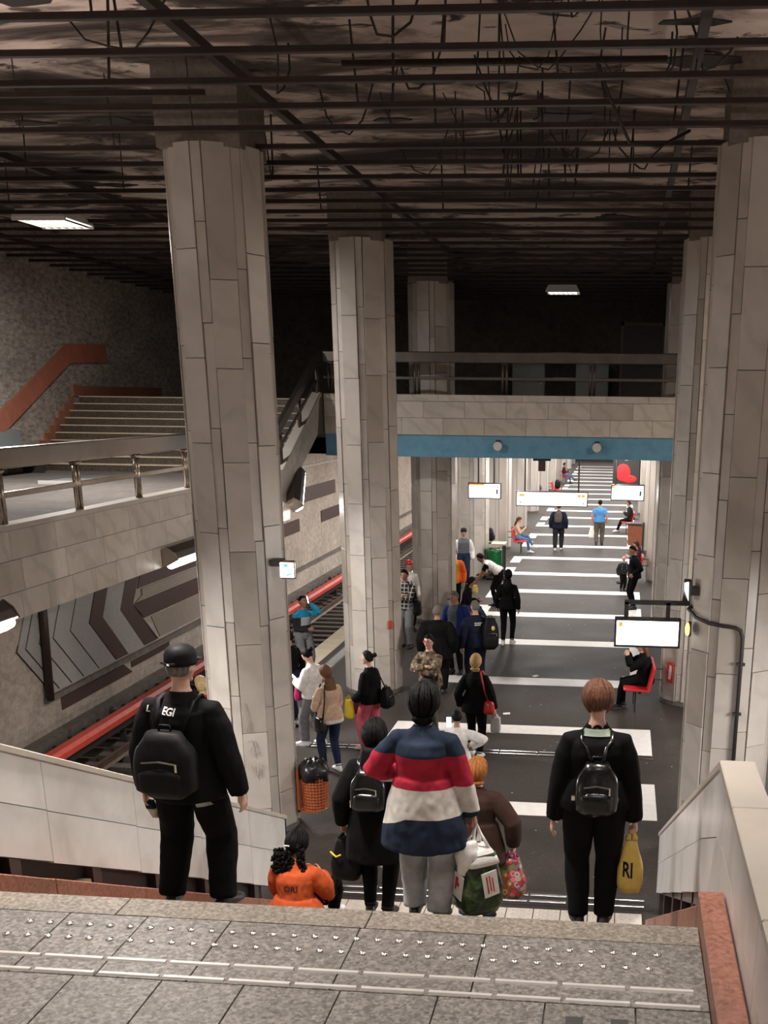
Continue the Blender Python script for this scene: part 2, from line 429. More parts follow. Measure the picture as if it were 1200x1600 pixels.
# tracks ------------------------------------------------------------
for side in (0, 1):
    X = (lambda x: x) if side == 0 else mx
    a, b_ = sorted((X(-11.0), X(XL)))
    tb = struct(obj('floor_track_bed' , MB().box(a, b_, 0, 112, -1.35, -1.12), 'ballast'))
    tr = thing('railway_track', 'dark %s railway track in the trough %s' % (('left-hand', 'below the chevron wall') if side == 0 else ('right-hand', 'behind the right row of pillars')), 'track')
    sl = MB().box(-1.2, 1.2, -.12, .12, -1.12, -1.0).mesh('sleeper', 'sleeper', bevel=.01)
    for k in range(70 if side == 0 else 30): link('sleeper', sl, tr, (X(-8.35), 12+k*.62, 0))
    for xx in (-7.62, -9.08):
        obj('running_rail', MB().prism([(X(xx)-.07, -1.0), (X(xx)+.07, -1.0), (X(xx)+.015, -.97), (X(xx)+.035, -.84), (X(xx)-.035, -.84), (X(xx)-.015, -.97)], 1, 0, 112), 'rail_steel', tr)
    rl = thing('conductor_rail', 'red covered conductor rail running beside the %s track' % ('left-hand' if side == 0 else 'right-hand'), 'rail')
    obj('cover', MB().prism([(X(-9.68), -.50), (X(-9.62), -.44), (X(-9.46), -.44), (X(-9.40), -.50), (X(-9.40), -.60), (X(-9.68), -.60)], 1, 8, 112), 'red_enamel', rl)
    obj('conductor', MB().box(min(X(-9.6), X(-9.48)), max(X(-9.6), X(-9.48)), 8, 112, -.78, -.60), 'black_iron', rl)
    br = MB().box(-.05, .05, -.04, .04, -1.12, -.52).box(-.35, .05, -.03, .03, -1.0, -.92).ball((-.16, 0, -.46), (.07, .09, .07), 8, 5)
    br = br.mesh('bracket', 'black_iron')
    for k in range(10): link('bracket', br, rl, (X(-9.58), 14.3+k*5.6, 0))
    # low ledge between the wall and the conductor rail
    if side == 0:
        obj('cable_duct', MB().box(-11.0, -10.75, 0, 112, -1.12, -.92), 'grey_concrete', tb)
        ln = MB().box(-.55, .55, -.03, .03, -1.12, -1.06).mesh('tie_bar', 'rail_steel')
        for k in range(46): link('tie_bar', ln, tb, (-10.2, 15+k*.62, 0))

# walls of the track troughs -----------------------------------------
wl = struct(obj('wall_track_left', MB().box(-11.3, -11.0, 0, 112, -1.35, 2.95).box(-11.3, -11, 25.9, 112, 2.95, 4.2), 'track_wall'))
struct(obj('wall_track_right', MB().box(mx(-11.0), mx(-11.3), 0, 112, -1.35, 4.2), 'track_wall'))
# chevron mosaic panels on the left track wall (y, z outlines), each a slab standing proud of the wall
MOS = []
def mosaic(pts, mat, d=.025):
    obj('mosaic_panel', MB().prism(pts, 0, -11.0, -11.0+d), mat, wl)
ZT, ZK, ZB = 2.75, .86, -.17
def chev(y_k, w, mat, d=.03):
    tl = (ZT-ZK)*.66; bl = (ZK-ZB)*1.02
    s_, t_ = y_k, y_k+w
    mosaic([(s_+tl, ZT), (s_, ZK), (s_+bl, ZB), (t_+bl, ZB), (t_, ZK), (t_+tl, ZT)], mat, d)
mosaic([(19.2+1.25, ZT), (18.9, ZK), (18.9+1.05, ZB), (25.2, ZB), (24.45, .46), (24.0, .86), (25.4, ZT)], 'mosaic_black', .012)
for y_k, w, mat in ((18.92, .26, 'mosaic_white'), (19.23, .46, 'mosaic_white'), (19.74, .48, 'mosaic_white'), (20.27, .66, 'mosaic_white'), (20.98, .78, 'mosaic_white'),
                    (21.80, .60, 'mosaic_brown'), (22.42, .86, 'mosaic_white'), (23.30, .66, 'mosaic_brown')):
    chev(y_k, w, mat)
mosaic([(23.96, .86), (24.5, .46), (31.5, .46), (31.5, .86)], 'mosaic_brown', .03)
mosaic([(24.5, 1.0), (24.5, 1.14), (31.5, 1.14), (31.5, .88), (24.1, .88)], 'mosaic_beige', .034)
mosaic([(24.3, 1.17), (24.8, 1.9), (31.5, 1.9), (31.5, 1.17)], 'mosaic_brown', .02)
mosaic([(24.8, 1.95), (25.2, 2.75), (29, 2.75), (29, 1.95)], 'mosaic_brown', .03)
mosaic([(24.9, .42), (25.3, -.15), (33.0, -.15), (33.0, .42)], 'mosaic_beige', .02)
for y0 in (33.4, 40.5, 47.6):
    mosaic([(y0, 1.0), (y0, 1.42), (y0+4.2, 1.42), (y0+4.2, 1.0)], 'mosaic_brown', .03)
    mosaic([(y0-3.2, 1.9), (y0-3.2, 2.4), (y0+2.2, 2.4), (y0+2.2, 1.9)], 'mosaic_brown', .03)
mosaic([(15.4, 1.0), (15.4, 1.9), (18.3, 1.9), (18.3, 1.0)], 'mosaic_brown', .03)
mosaic([(20.3, -.62), (20.3, -.36), (23.2, -.36), (23.6, -.62)], 'mosaic_brown', .02)
mosaic([(23.6, -.52), (23.6, -.38), (25.8, -.38), (25.8, -.52)], 'mosaic_brown', .02)
obj('wall_ledge', MB().box(-11.0, -10.9, 19.65, 60, -.31, -.21), 'grey_concrete', wl)
obj('wall_conduit', MB().tube([(-10.96, y, 3.10) for y in (24, 60)], .045, 8), 'white_plaster', wl)
obj('down_pipe', MB().tube([(-10.9, 19.98, 2.9), (-10.9, 19.72, -.26)], .085, 8), 'brown_metal', wl, smooth=True)

# low platform hall beyond the bridge --------------------------------
struct(obj('ceiling_hall', MB().box(-11.3, mx(-11.3), 26.2, 112, 4.13, 4.5), 'white_plaster'))
struct(obj('wall_end', MB().box(-11.3, mx(-11.3), 111, 111.4, -1.3, 4.2), 'white_plaster'))

# big slatted ceiling --------------------------------------------------
UX0, UX1 = -12.4, mx(-12.4)
cl = struct(obj('ceiling', MB().box(UX0-.3, UX1+.3, -4, 34, 8.72, 8.95), 'sooty_ceiling'))
slat = MB().prism([(-.015, 8.04), (.015, 8.04), (.018, 8.0), (.030, 7.996), (.030, 7.988), (-.030, 7.988), (-.030, 7.996), (-.018, 8.0)], 0, UX0, UX1).mesh('slat', 'slat_metal')
for k in range(-13, 28): link('slat', slat, cl, (0, 8.985+.873*k, 0))
for x in (-11.6, -7.7, -3.62, .5, 4.6, 8.4):
    obj('carrier_rail', MB().box(x-.04, x+.04, -4, 33.4, 8.12, 8.20), 'slat_metal', cl)
for (x0, x1, y, z) in ((-2.6, .25, 10.95, 8.16), (-7.2, -4.2, 11.9, 8.18), (-1.9, 1.0, 13.05, 8.1), (-9.0, -6.4, 10.2, 8.15)):
    obj('loose_bar', MB().box(x0, x1, y-.025, y+.025, z, z+.05), 'slat_metal', cl, rot=(0, 0, 0))
for i in range(64):
    x = rng.uniform(-3.4, .9) if i < 40 else rng.uniform(-11, 1.5); y = 8.985+.873*rng.randint(-1, 10)
    if i < 40: x = rng.gauss(-1.3, .9)
    obj('hanger_rod', MB().tube([(x, y, 8.0), (x+rng.uniform(-.08, .08), y+rng.uniform(-.1, .1), 8.72)], rng.uniform(.007, .014), 5), 'wire', cl)
for i in range(26):
    x = rng.gauss(-1.2, 1.0); y = rng.uniform(9, 16.5); L = rng.uniform(.4, 1.1); a = rng.uniform(0, 6.28)
    pts = []
    for t in range(7):
        s_ = t/6
        pts.append((x+math.cos(a)*L*s_+.04*math.sin(9*s_+i), y+math.sin(a)*L*s_*.5, 8.66-.55*math.sin(math.pi*s_*rng.uniform(.8, 1.0))-.05))
    obj('loose_wire', MB().tube(pts, rng.uniform(.006, .012), 5), 'wire', cl)
obj('hanging_cable', MB().tube([(-.35, 10.9, 8.15), (-.22, 11.1, 7.9), (-.05, 11.8, 7.72), (.25, 12.4, 7.8), (.55, 12.7, 8.0)], .016, 6), 'wire', cl, smooth=True)
# broken sheet remains hanging above the slats
for i in range(40):
    x = rng.uniform(-11.5, 1.5); y = rng.uniform(8, 22); s_ = rng.uniform(.15, .5)
    pl = [(x+s_*math.cos(t)*rng.uniform(.4, 1.2), y+s_*.5*math.sin(t)*rng.uniform(.4, 1.2)) for t in [k*2*math.pi/9 for k in range(9)]]
    zz = rng.uniform(8.25, 8.66)
    obj('torn_lining', MB().prism(pl, 2, zz, zz+.015), 'black_iron' if i % 3 else 'slat_metal', cl)

# pillars ------------------------------------------------------------
PR = .55
def slab_me(ang, r, h, t=.06):
    """curved marble slab spanning ang degrees (centred on +x) as a 3-facet wedge"""
    vs = []; n = 1
    m = MB(); rings = []
    for z in (0, h):
        out = [(r*math.cos(R(-ang/2+ang*i/n)), r*math.sin(R(-ang/2+ang*i/n)), z) for i in range(n+1)]
        inn = [((r-t)*math.cos(R(ang/2-ang*i/n)), (r-t)*math.sin(R(ang/2-ang*i/n)), z) for i in range(n+1)]
        rings.append(out+inn)
    m.loft(rings); return m.mesh('slab', 'marble_pillar', bevel=.004)
WIDE = slab_me(31.2, PR, 1.0); NARROW = slab_me(12.2, PR-.018, 1.0)
def pillar(x, y, top, label, rows, base=0.0, off=0.0, core_top=None):
    t = thing('pillar', label, 'pillar', (x, y, 0), 0, 'marble pillars of the platform')
    obj('core', MB().loft([[(.48*math.cos(2*math.pi*i/24), .48*math.sin(2*math.pi*i/24), z) for i in range(24)] for z in (base, top-.02)]), 'grout', t)
    if core_top:
        obj('bare_head', MB().box(-.46, .46, -.46, .46, top-.05, core_top), 'pillar_core', t)
    obj('plinth', MB().loft([[(r*math.cos(2*math.pi*i/32), r*math.sin(2*math.pi*i/32), z) for i in range(32)] for r, z in ((.53, base), (.53, base+.10), (.50, base+.12))]), 'grout', t)
    for u in range(8):
        for wide in (1, 0):
            a = off+u*45+(0 if wide else 22.3)
            me = WIDE if wide else NARROW
            if rows == 1:
                hs = [base+.08, top]
            else:
                st = rng.uniform(.2, 1.0); hs = [base+.08]
                z = base+.08+st
                while z < top-.35:
                    hs.append(z); z += rng.choice((.92, 1.02, 1.12))
                hs.append(top)
            for z0, z1 in zip(hs, hs[1:]):
                link('slab', me, t, (0, 0, z0), (0, 0, R(a+rng.uniform(-.5, .5))), (1+rng.uniform(-.004, .004),)*2+(z1-z0-.006,))
    return t
PLX, PRX = -4.63, 1.42
PY = [13.25, 20.45, 27.65]
names = ('nearest', 'second', 'third')
PIL = {}
for i, y in enumerate(PY):
    PIL['L%d' % i] = pillar(PLX, y, 7.96, ('tall marble pillar nearest on the left with graffiti scratched near its foot', 'tall marble pillar second on the left standing before the bridge', 'tall marble pillar third on the left rising through the bridge')[i], 8, 0, 251+(-4 if i == 0 else 4*i), 8.72)
    PIL['R%d' % i] = pillar(PRX, y, 7.96, ('tall marble pillar nearest on the right with a black conduit on it', 'tall marble pillar second on the right with a red seat beside it', 'tall marble pillar third on the right rising through the bridge')[i], 8, 0, 262+7*i, 8.72)
for j in range(10):
    y = 34.85+7.2*j
    nm = ('first', 'second', 'third', 'fourth', 'fifth', 'sixth', 'seventh', 'eighth', 'ninth', 'tenth')[j]
    pillar(PLX, y, 4.13, 'brightly lit low marble pillar, %s beyond the bridge on the left' % nm, 1 if j else 4, 0, 255)
    pillar(PRX, y, 4.13, 'brightly lit low marble pillar, %s beyond the bridge on the right' % nm, 1, 0, 255)

# bridge ---------------------------------------------------------------
BY = 25.9
bs = struct(obj('floor_bridge', MB().box(UX0, UX1, BY+.06, 33.6, 4.62, 5.36).box(UX0, UX1, BY+.3, 33.6, 4.14, 4.62), 'grey_concrete'))
def fascia_row(z0, z1, x0, x1, w, off, parent, y):
    x = x0-off
    while x < x1:
        a, b_ = max(x, x0), min(x+w, x1)
        if b_-a > .05:
            obj('slab', MB().box(a+.003, b_-.003, y, y+.04, z0+.003, z1-.003), 'marble_fascia', parent, bevel=.003)
        x += w
for z0, z1, off in ((5.33, 5.48, .2), (4.97, 5.33, .55), (4.60, 4.97, .1)):
    fascia_row(z0, z1, -6.85, mx(-6.85), .95, off, bs, BY+.0)
obj('parapet_core', MB().box(-6.9, mx(-6.9), BY+.04, BY+.2, 4.62, 5.46), 'grout', bs)
bb = thing('bridge_beam', 'blue painted beam under the marble front of the bridge', 'beam', (0, 0, 0))
obj('web', MB().box(-6.85, 1.55, BY+.05, BY+.30, 4.13, 4.60), 'blue_paint', bb)
obj('flange', MB().box(-6.85, 1.55, BY+.02, BY+.34, 4.115, 4.14), 'blue_paint', bb)
for x, l in ((-2.83, 'left'), (-.58, 'right')):
    t = thing('loudspeaker', 'small grey cone loudspeaker on the %s of the blue beam' % l, 'speaker', (x, BY+.04, 4.40))
    obj('horn', MB().loft([[(r*math.cos(2*math.pi*i/12), yy, r*math.sin(2*math.pi*i/12)-.02) for i in range(12)] for r, yy in ((.10, -.16), (.10, -.13), (.05, 0))]), 'white_plaster', t)
    obj('bracket', MB().box(-.05, .05, -.06, .0, .05, .11), 'black_iron', t)
t = thing('surveillance_camera', 'dark dome camera under the middle of the blue beam', 'camera', (-1.83, BY+.16, 4.115))
obj('mount', MB().box(-.20, .20, -.1, .1, -.05, 0), 'black_iron', t); obj('housing', MB().box(-.08, .08, -.07, .07, -.28, -.05), 'brown_metal', t)
# back wall over the bridge
bw = struct(obj('wall_back', MB().box(UX0, UX1, 33.5, 33.8, 4.1, 8.8), 'dark_plaster'))
for i, (x, w) in enumerate(((-2.72, .92), (-.93, .92))):
    t = thing('cabinet', 'grey metal cabinet standing %s on the bridge behind the railing' % ('left' if i == 0 else 'right'), 'cabinet', (x, 32.9, 5.36))
    obj('body', MB().box(-w/2, w/2, -.25, .25, 0, 1.0), 'grey_panel', t, bevel=.01)
    obj('door', MB().box(-w/2+.04, w/2-.04, -.27, -.25, .06, .96), 'grey_panel', t); obj('handle', MB().box(w/2-.12, w/2-.09, -.295, -.27, .45, .6), 'steel', t)
d = struct(obj('door_1', MB().box(-.1, 1.0, 33.44, 33.5, 5.36, 7.4), 'black_iron'))
obj('door_frame', MB().box(-.18, -.1, 33.40, 33.5, 5.36, 7.48).box(1.0, 1.08, 33.40, 33.5, 5.36, 7.48).box(-.18, 1.08, 33.40, 33.5, 7.40, 7.48), 'brown_metal', d)

# railings ------------------------------------------------------------
def railing(label, A, B, ztop0, ztop1, zb0, zb1, posts, mat='steel', mid=.42):
    """A, B plan points; tops and bases at both ends; posts at parameters 0..1"""
    A = Vector((A[0], A[1], 0)); B = Vector((B[0], B[1], 0)); d = (B-A).normalized(); n = Vector((-d.y, d.x, 0))
    t = thing('railing', label, 'railing')
    def P(s, z, off=0): p = A.lerp(B, s)+n*off; return Vector((p.x, p.y, z))
    def band(zf0, zf1, h, th, name, m):
        mb = MB(); vs = []
        for s, zz in ((0, zf0), (1, zf1)):
            vs += [P(s, zz-h, -th/2), P(s, zz-h, th/2), P(s, zz, th/2), P(s, zz, -th/2)]
        mb.add(vs, [(0, 1, 2, 3), (4, 7, 6, 5), (0, 4, 5, 1), (1, 5, 6, 2), (2, 6, 7, 3), (3, 7, 4, 0)])
        obj(name, mb, m, t, bevel=min(.02, th*.3), bseg=2)
    band(ztop0, ztop1, .235, .09, 'top_rail', mat)
    zm0, zm1 = zb0+(ztop0-zb0)*mid, zb1+(ztop1-zb1)*mid
    band(zm0, zm1, .07, .035, 'mid_rail', mat)
    L = (B-A).length
    for s in posts:
        zt = ztop0+(ztop1-ztop0)*s-.1; zb = zb0+(zb1-zb0)*s
        for o in (-.045, .045):
            p = A+d*(s*L+o)
            obj('post', MB().tube([(p.x, p.y, zb-.02), (p.x, p.y, zt)], .032, 8), mat, t, smooth=True)
        p = A+d*(s*L)
        obj('clamp', MB().cbox((p.x, p.y, zt-.15), (.17, .11, .05)) if abs(d.x) > .5 else MB().cbox((p.x, p.y, zt-.15), (.11, .17, .05)), mat, t, bevel=.02)
    return t
railing('steel railing with broad top rail across the bridge', (-6.85, BY+.1), (mx(-6.85), BY+.1), 6.39, 6.39, 5.48, 5.48, [(x+6.85)/(mx(-6.85)+6.85) for x in (-6.7, -4.70, -2.70, -.735, 1.2, 3.1)], 'steel_dark')

# side walkways ---------------------------------------------------------
MZ = 3.86
for side in (0, 1):
    X = (lambda x: x) if side == 0 else mx
    def bx(x0, x1, *r): a, b_ = sorted((X(x0), X(x1))); return (a, b_, *r)
    ms = struct(obj('floor_walkway', MB().box(*bx(-12.4, -6.9, -4, 23.0, 2.95, MZ)), 'walkway_floor'))
    # stepped stair slab from the walkway up to the bridge
    st = thing('staircase', 'dark granite steps rising from the %s walkway to the bridge' % ('left' if side == 0 else 'right'), 'staircase')
    for k in range(10):
        y0 = 23.0+k*.25
        obj('step', MB().box(*bx(-12.35, -6.95, y0, y0+.27, MZ+k*.15-.02, MZ+(k+1)*.15-.022)), 'granite_step', st)
        obj('nosing', MB().box(*bx(-12.35, -6.95, y0-.018, y0+.25, MZ+(k+1)*.15-.022, MZ+(k+1)*.15)), 'edge_stone', st)
    obj('slab', MB().prism([(21.6, 2.95), (25.3, 4.62), (25.96, 4.62), (25.96, 5.36), (25.45, 5.30), (23.0, MZ-.02), (21.6, MZ)], 0, *bx(-12.4, -6.9)), 'grey_concrete', st)
    # marble face of the walkway edge
    fw = struct(obj('wall_walkway_face' , MB().prism([(-4, 2.93), (21.6, 2.93), (25.25, 4.60), (25.9, 4.60), (25.9, 5.46), (25.55, 5.46), (22.35, 3.94), (-4, 3.94)], 0, *bx(-6.92, -6.88)), 'grout'))
    for ri, (z0, z1, off) in enumerate(((2.93, 3.24, .0), (3.24, 3.60, .25), (3.60, 3.93, .45))):
        y = (4 if side == 0 else 8)-off; w = .62 if ri == 0 else 1.05
        if side: w = 2.1
        while y < 22.3:
            a, b_ = y, min(y+w, 21.6 if ri == 0 else 22.2)
            if b_-a > .08: obj('slab', MB().box(*bx(-6.88, -6.845, a+.003, b_-.003, z0+.003, z1-.003)), 'marble_fascia', fw)
            y += w
    for k in range(4):      # sloping part
        for r_ in range(2):
            s0, s1 = k/4, (k+1)/4
            def lo(s): return (21.65+3.6*s, 2.95+1.65*s)
            def hi(s): return (22.35+3.2*s, 3.94+1.52*s)
            q = []
            for s, u in ((s0, r_/2), (s1, r_/2), (s1, (r_+1)/2), (s0, (r_+1)/2)):
                a, b_ = lo(s), hi(s); q.append((a[0]+(b_[0]-a[0])*u, a[1]+(b_[1]-a[1])*u))
            c = (sum(p[0] for p in q)/4, sum(p[1] for p in q)/4)
            q = [(c[0]+(p[0]-c[0])*.992, c[1]+(p[1]-c[1])*.99) for p in q]
            a, b_ = sorted((X(-6.88), X(-6.845)))
            obj('slab', MB().prism(q, 0, a, b_), 'marble_fascia', fw)
    obj('coping', MB().box(*bx(-7.02, -6.80, -4, 22.3, 3.94, 4.0)).prism([(22.3, 3.94), (25.55, 5.44), (25.55, 5.50), (22.3, 4.0)], 0, *bx(-7.02, -6.80)), 'marble_coping', fw)
    railing('steel railing with broad top rail along the %s walkway' % ('left' if side == 0 else 'right'), (X(-6.9), 4.6), (X(-6.9), 22.2), 4.83, 4.83, 4.0, 4.0, [(y-4.6)/17.6 for y in (4.65, 6.45, 8.3, 10.15, 11.97, 13.8, 15.62, 17.45, 19.3, 21.1)])
    railing('sloping steel railing beside the %s bridge stairs' % ('left' if side == 0 else 'right'), (X(-6.9), 22.35), (X(-6.9), 25.75), 4.85, 6.39, 4.03, 5.50, [.06, .5, .95], 'steel_dark')

# upper side walls --------------------------------------------------------
wu = struct(obj('wall_left', MB().box(-12.75, -12.44, -4, 34, 2.9, 8.9), 'grout'))
yy = -4.0
for w in (4.4, 3.3, 3.5, 3.4, 3.4, 3.4, 3.4, 3.4, 2.78, 2.8, 3.6):
    obj('panel', MB().box(-12.46, -12.40, yy+.02, yy+w-.02, 2.95, 8.7), 'rough_concrete', wu); yy += w
obj('handrail_band', MB().prism([(19.0, 3.35), (25.0, 6.06), (26.85, 6.12), (26.85, 6.52), (25.0, 6.46), (19.0, 3.75)], 0, -12.40, -12.33), 'band_terracotta', wu)
pts = []
for k in range(10): pts += [(22.85+k*.25, MZ+k*.15), (22.85+k*.25, MZ+(k+1)*.15+.13)]
pts += [(30.0, MZ+10*.15+.13), (30.0, MZ+10*.15), (25.4, MZ+1.5)]
for k in range(9):
    obj('stepped_skirting', MB().box(-12.40, -12.36, 22.78+k*.25, 23.03+k*.25, MZ+k*.15, MZ+(k+1)*.15+.14), 'granite_red', wu)
obj('stepped_skirting', MB().box(-12.40, -12.36, 25.05, 30, MZ+1.5, MZ+1.72), 'granite_red', wu)
struct(obj('wall_right', MB().box(UX1, UX1+.3, -4, 34, 2.9, 8.9), 'rough_concrete'))
struct(obj('wall_rear', MB().box(UX0, UX1, -4.3, -4, -1.3, 8.9), 'grey_concrete'))

# ------------------------------------------------------------------ landing and main stairs
SX0, SX1 = -3.50, .447
ld = struct(obj('floor_landing', MB().box(SX0-.3, SX1+.6, -4, STAIR_Y0-.02, LAND-.5, LAND-.03), 'grout'))
def tile(x0, x1, y0, y1, mat, name='tile'):
    obj(name, MB().box(x0+.003, x1-.003, y0+.003, y1-.003, LAND-.03, LAND+rng.uniform(-.0008, .0008)), mat, ld, bevel=.002)
for x0, x1 in ((-3.5, -2.32), (-2.32, -1.11), (-1.11, .447)): tile(x0, x1, 4.53, STAIR_Y0+.0, 'granite_tan', 'nosing_slab')
xs = [-3.5, -2.94, -2.537, -2.155, -1.75, -1.13, -.541, .447]
for a, b_ in zip(xs, xs[1:]): tile(a, b_, 3.96, 4.53, 'granite_grey')
xs = [-3.5, -3.05, -2.64, -2.24, -1.852, -1.496, -1.083, -.67, -.225, .144, .447]
for r_, (y0, y1) in enumerate(((3.30, 3.96), (2.6, 3.30), (1.9, 2.6))):
    for a, b_ in zip(xs, xs[1:]): tile(a, b_, y0, y1, 'granite_grey')
obj('landing_paving', MB().box(SX0, SX1, -4, 1.9, LAND-.03, LAND), 'granite_grey', ld)
sd = MB().ball((0, 0, 0), (.020, .020, .012), 10, 6).mesh('stud', 'stud_steel', smooth=True)
for i in range(31):
    link('stud', sd, ld, (-2.68+i*.0975, 4.415, LAND)); link('stud', sd, ld, (-2.72+i*.0975, 4.285, LAND))
br = MB().loft([[(x, y, z) for y, z in ((-.016, 0), (-.009, .008), (.009, .008), (.016, 0))] for x in (-.132, .132)]).mesh('guide_bar', 'bar_steel')
for i in range(11):
    link('guide_bar', br, ld, (-2.60+i*.2855, 4.11, LAND)); link('guide_bar', br, ld, (-2.58+i*.2855, 3.985, LAND))
for x in (-.10, .08):
    obj('floor_slot', MB().box(x-.035, x+.035, 3.2, 3.86, LAND, LAND+.002), 'black_iron', ld)
stc = thing('staircase', 'broad tan granite staircase leading down from the landing to the platform', 'staircase')
for k in range(STAIR_N):
    y0 = STAIR_Y0+k*TREAD; zt = LAND-RISE*(k+1)
    if zt < .01: break
    obj('step', MB().box(SX0, SX1, y0-.02, y0+TREAD, zt-.16, zt), 'granite_tan', stc, bevel=.004)
obj('carriage', MB().prism([(STAIR_Y0-.1, LAND-.18), (STAIR_Y0+.2, LAND-.2), (STAIR_Y1-.2, .02), (STAIR_Y1-.2, 0), (STAIR_Y1-.9, 0), (STAIR_Y0-.1, LAND-.55)], 0, SX0, SX1), 'grey_concrete', stc)
# red granite kerbs
def kerb(x0, x1, label):
    k = thing('stair_kerb', label, 'kerb')
    g = .12
    segs = [(STAIR_Y0+.15+i*1.25, STAIR_Y0+.15+(i+1)*1.25) for i in range(5)]
    for a, b_ in segs:
        b_ = min(b_, STAIR_Y1)
        obj('kerb_stone', MB().prism([(a+.003, nose_z(a)-.3), (b_-.003, nose_z(b_)-.3), (b_-.003, nose_z(b_)+g), (a+.003, nose_z(a)+g)], 0, x0, x1), 'granite_red', k, bevel=.006)
    for a, b_ in ((-1.0, .6), (.6, 2.2), (2.2, 3.6), (3.6, STAIR_Y0+.15)):
        obj('kerb_stone', MB().box(x0, x1, a+.003, b_-.003, LAND-.3, LAND+g), 'granite_red', k, bevel=.006)
    return k
kerb(-3.62, -3.50, 'red granite kerb along the left side of the stairs')
kerb(.447, .567, 'red granite kerb along the right side of the stairs and landing')
# marble parapets
def parapet(xi, xo, label, ycut):
    p = thing('stair_parapet', label, 'parapet')
    a_, b_ = sorted((xi, xo)); sgn = 1 if xo > xi else -1
    def top(y): return .906+(11.3-y)*.468 if y > ycut else .906+(11.3-ycut)*.468
    def bot(y): return top(y)-.74-(.03*(y-5.77) if sgn < 0 else 0) if y > STAIR_Y0+.45 else LAND-.1
    core = [(y, bot(y)) for y in (1.0, STAIR_Y0+.4, STAIR_Y0+.46, 11.25)]+[(y, top(y)-.06) for y in (11.25, ycut, 1.0)]
    xa, xb = sorted((xi+sgn*.03, xo))
    obj('core', MB().prism(core, 0, xa, xb), 'grout', p)
    ys = [1.0, 2.4, 3.75, STAIR_Y0+.45, 6.35, 7.6, 8.85, 10.1, 11.3]
    xa, xb = sorted((xi, xi+sgn*.035))
    for y0, y1 in zip(ys, ys[1:]):
        for r_ in (0, 1):
            def zz(y, u): return bot(y+1e-4 if y == y0 else y-1e-4 if False else y)+(top(y)-.05-bot(y))*u
            e = .003
            b0 = bot(y0+.01); b1 = bot(y1-.01)
            cut = [(0, .52), (.52, 1.0)][r_]
            q = []
            yp = [y0+e, y1-e]
            if y0 < ycut < y1: yp = [y0+e, ycut, y1-e]
            lo_ = [(y, b0+(b1-b0)*(y-y0)/(y1-y0)+(top(y)-.05-(b0+(b1-b0)*(y-y0)/(y1-y0)))*cut[0]+e) for y in yp]
            hi_ = [(y, b0+(b1-b0)*(y-y0)/(y1-y0)+(top(y)-.05-(b0+(b1-b0)*(y-y0)/(y1-y0)))*cut[1]-e) for y in yp][::-1]
            obj('slab', MB().prism(lo_+hi_, 0, xa, xb), 'marble_white', p)
    cp = sorted((xi-sgn*.012, xo+sgn*.01))
    segs = [s for s in (1.0, 2.2, 3.6, 4.75, ycut) if s < ycut]+[ycut, 7.4, 9.4, 11.32]
    for y0, y1 in zip(segs, segs[1:]):
        obj('coping', MB().prism([(y0+.002, top(y0)-.05), (y1-.002, top(y1-.002)-.05), (y1-.002, top(y1-.002)), (y0+.002, top(y0))], 0, *cp), 'marble_coping', p, bevel=.006)
    obj('end_slab', MB().box(a_, b_, 11.25, 11.3, .26, .88), 'marble_white', p)
    xa, xb = sorted((xi+sgn*.10, xi+sgn*.13))
    obj('gap_shade_plate', MB().prism([(STAIR_Y0+.5, nose_z(STAIR_Y0+.5)-.3), (10.6, nose_z(10.6)-.05), (10.6, bot(10.6)+.05), (STAIR_Y0+.5, bot(STAIR_Y0+.5)+.05)], 0, xa, xb), 'black_iron', p)  # black plate added behind the gap, standing in for its shade
    for y in (5.9, 6.9, 7.9, 8.9, 10.2, 11.1):
        xa, xb = sorted((xi+sgn*.03, xi+sgn*.10))
        obj('bracket', MB().box(xa, xb, y, y+.12, nose_z(y)+.0, bot(y)+.02), 'steel_dark', p)
    return p
parapet(-3.63, -3.79, 'white marble parapet sloping down the left side of the stairs', 3.9)
parapet(.575, .735, 'white marble parapet with cream coping on the right of the stairs', 5.44)
obj('side_fill', MB().box(-3.9, -3.80, 0, STAIR_Y0, 0, LAND-.1).box(.75, .85, 0, STAIR_Y0, 0, LAND-.1), 'grey_concrete', stc)
# bits of debris lying in the gap below the left parapet
t = thing('rubble_block', 'tan wedge of broken stone lying under the left marble parapet', 'stone', (-3.70, 6.75, nose_z(6.75)+.0))
obj('chunk', MB().prism([(-.16, -.1), (.16, -.2), (.09, .11), (-.04, .14)], 0, -.06, .05), 'edge_stone', t)
t = thing('rubble_block', 'grey wedge of broken stone lying under the left marble parapet', 'stone', (-3.70, 8.2, nose_z(8.2)+.0))
obj('chunk', MB().prism([(-.16, -.05), (.16, -.2), (.02, .12)], 0, -.05, .05), 'grey_panel', t)
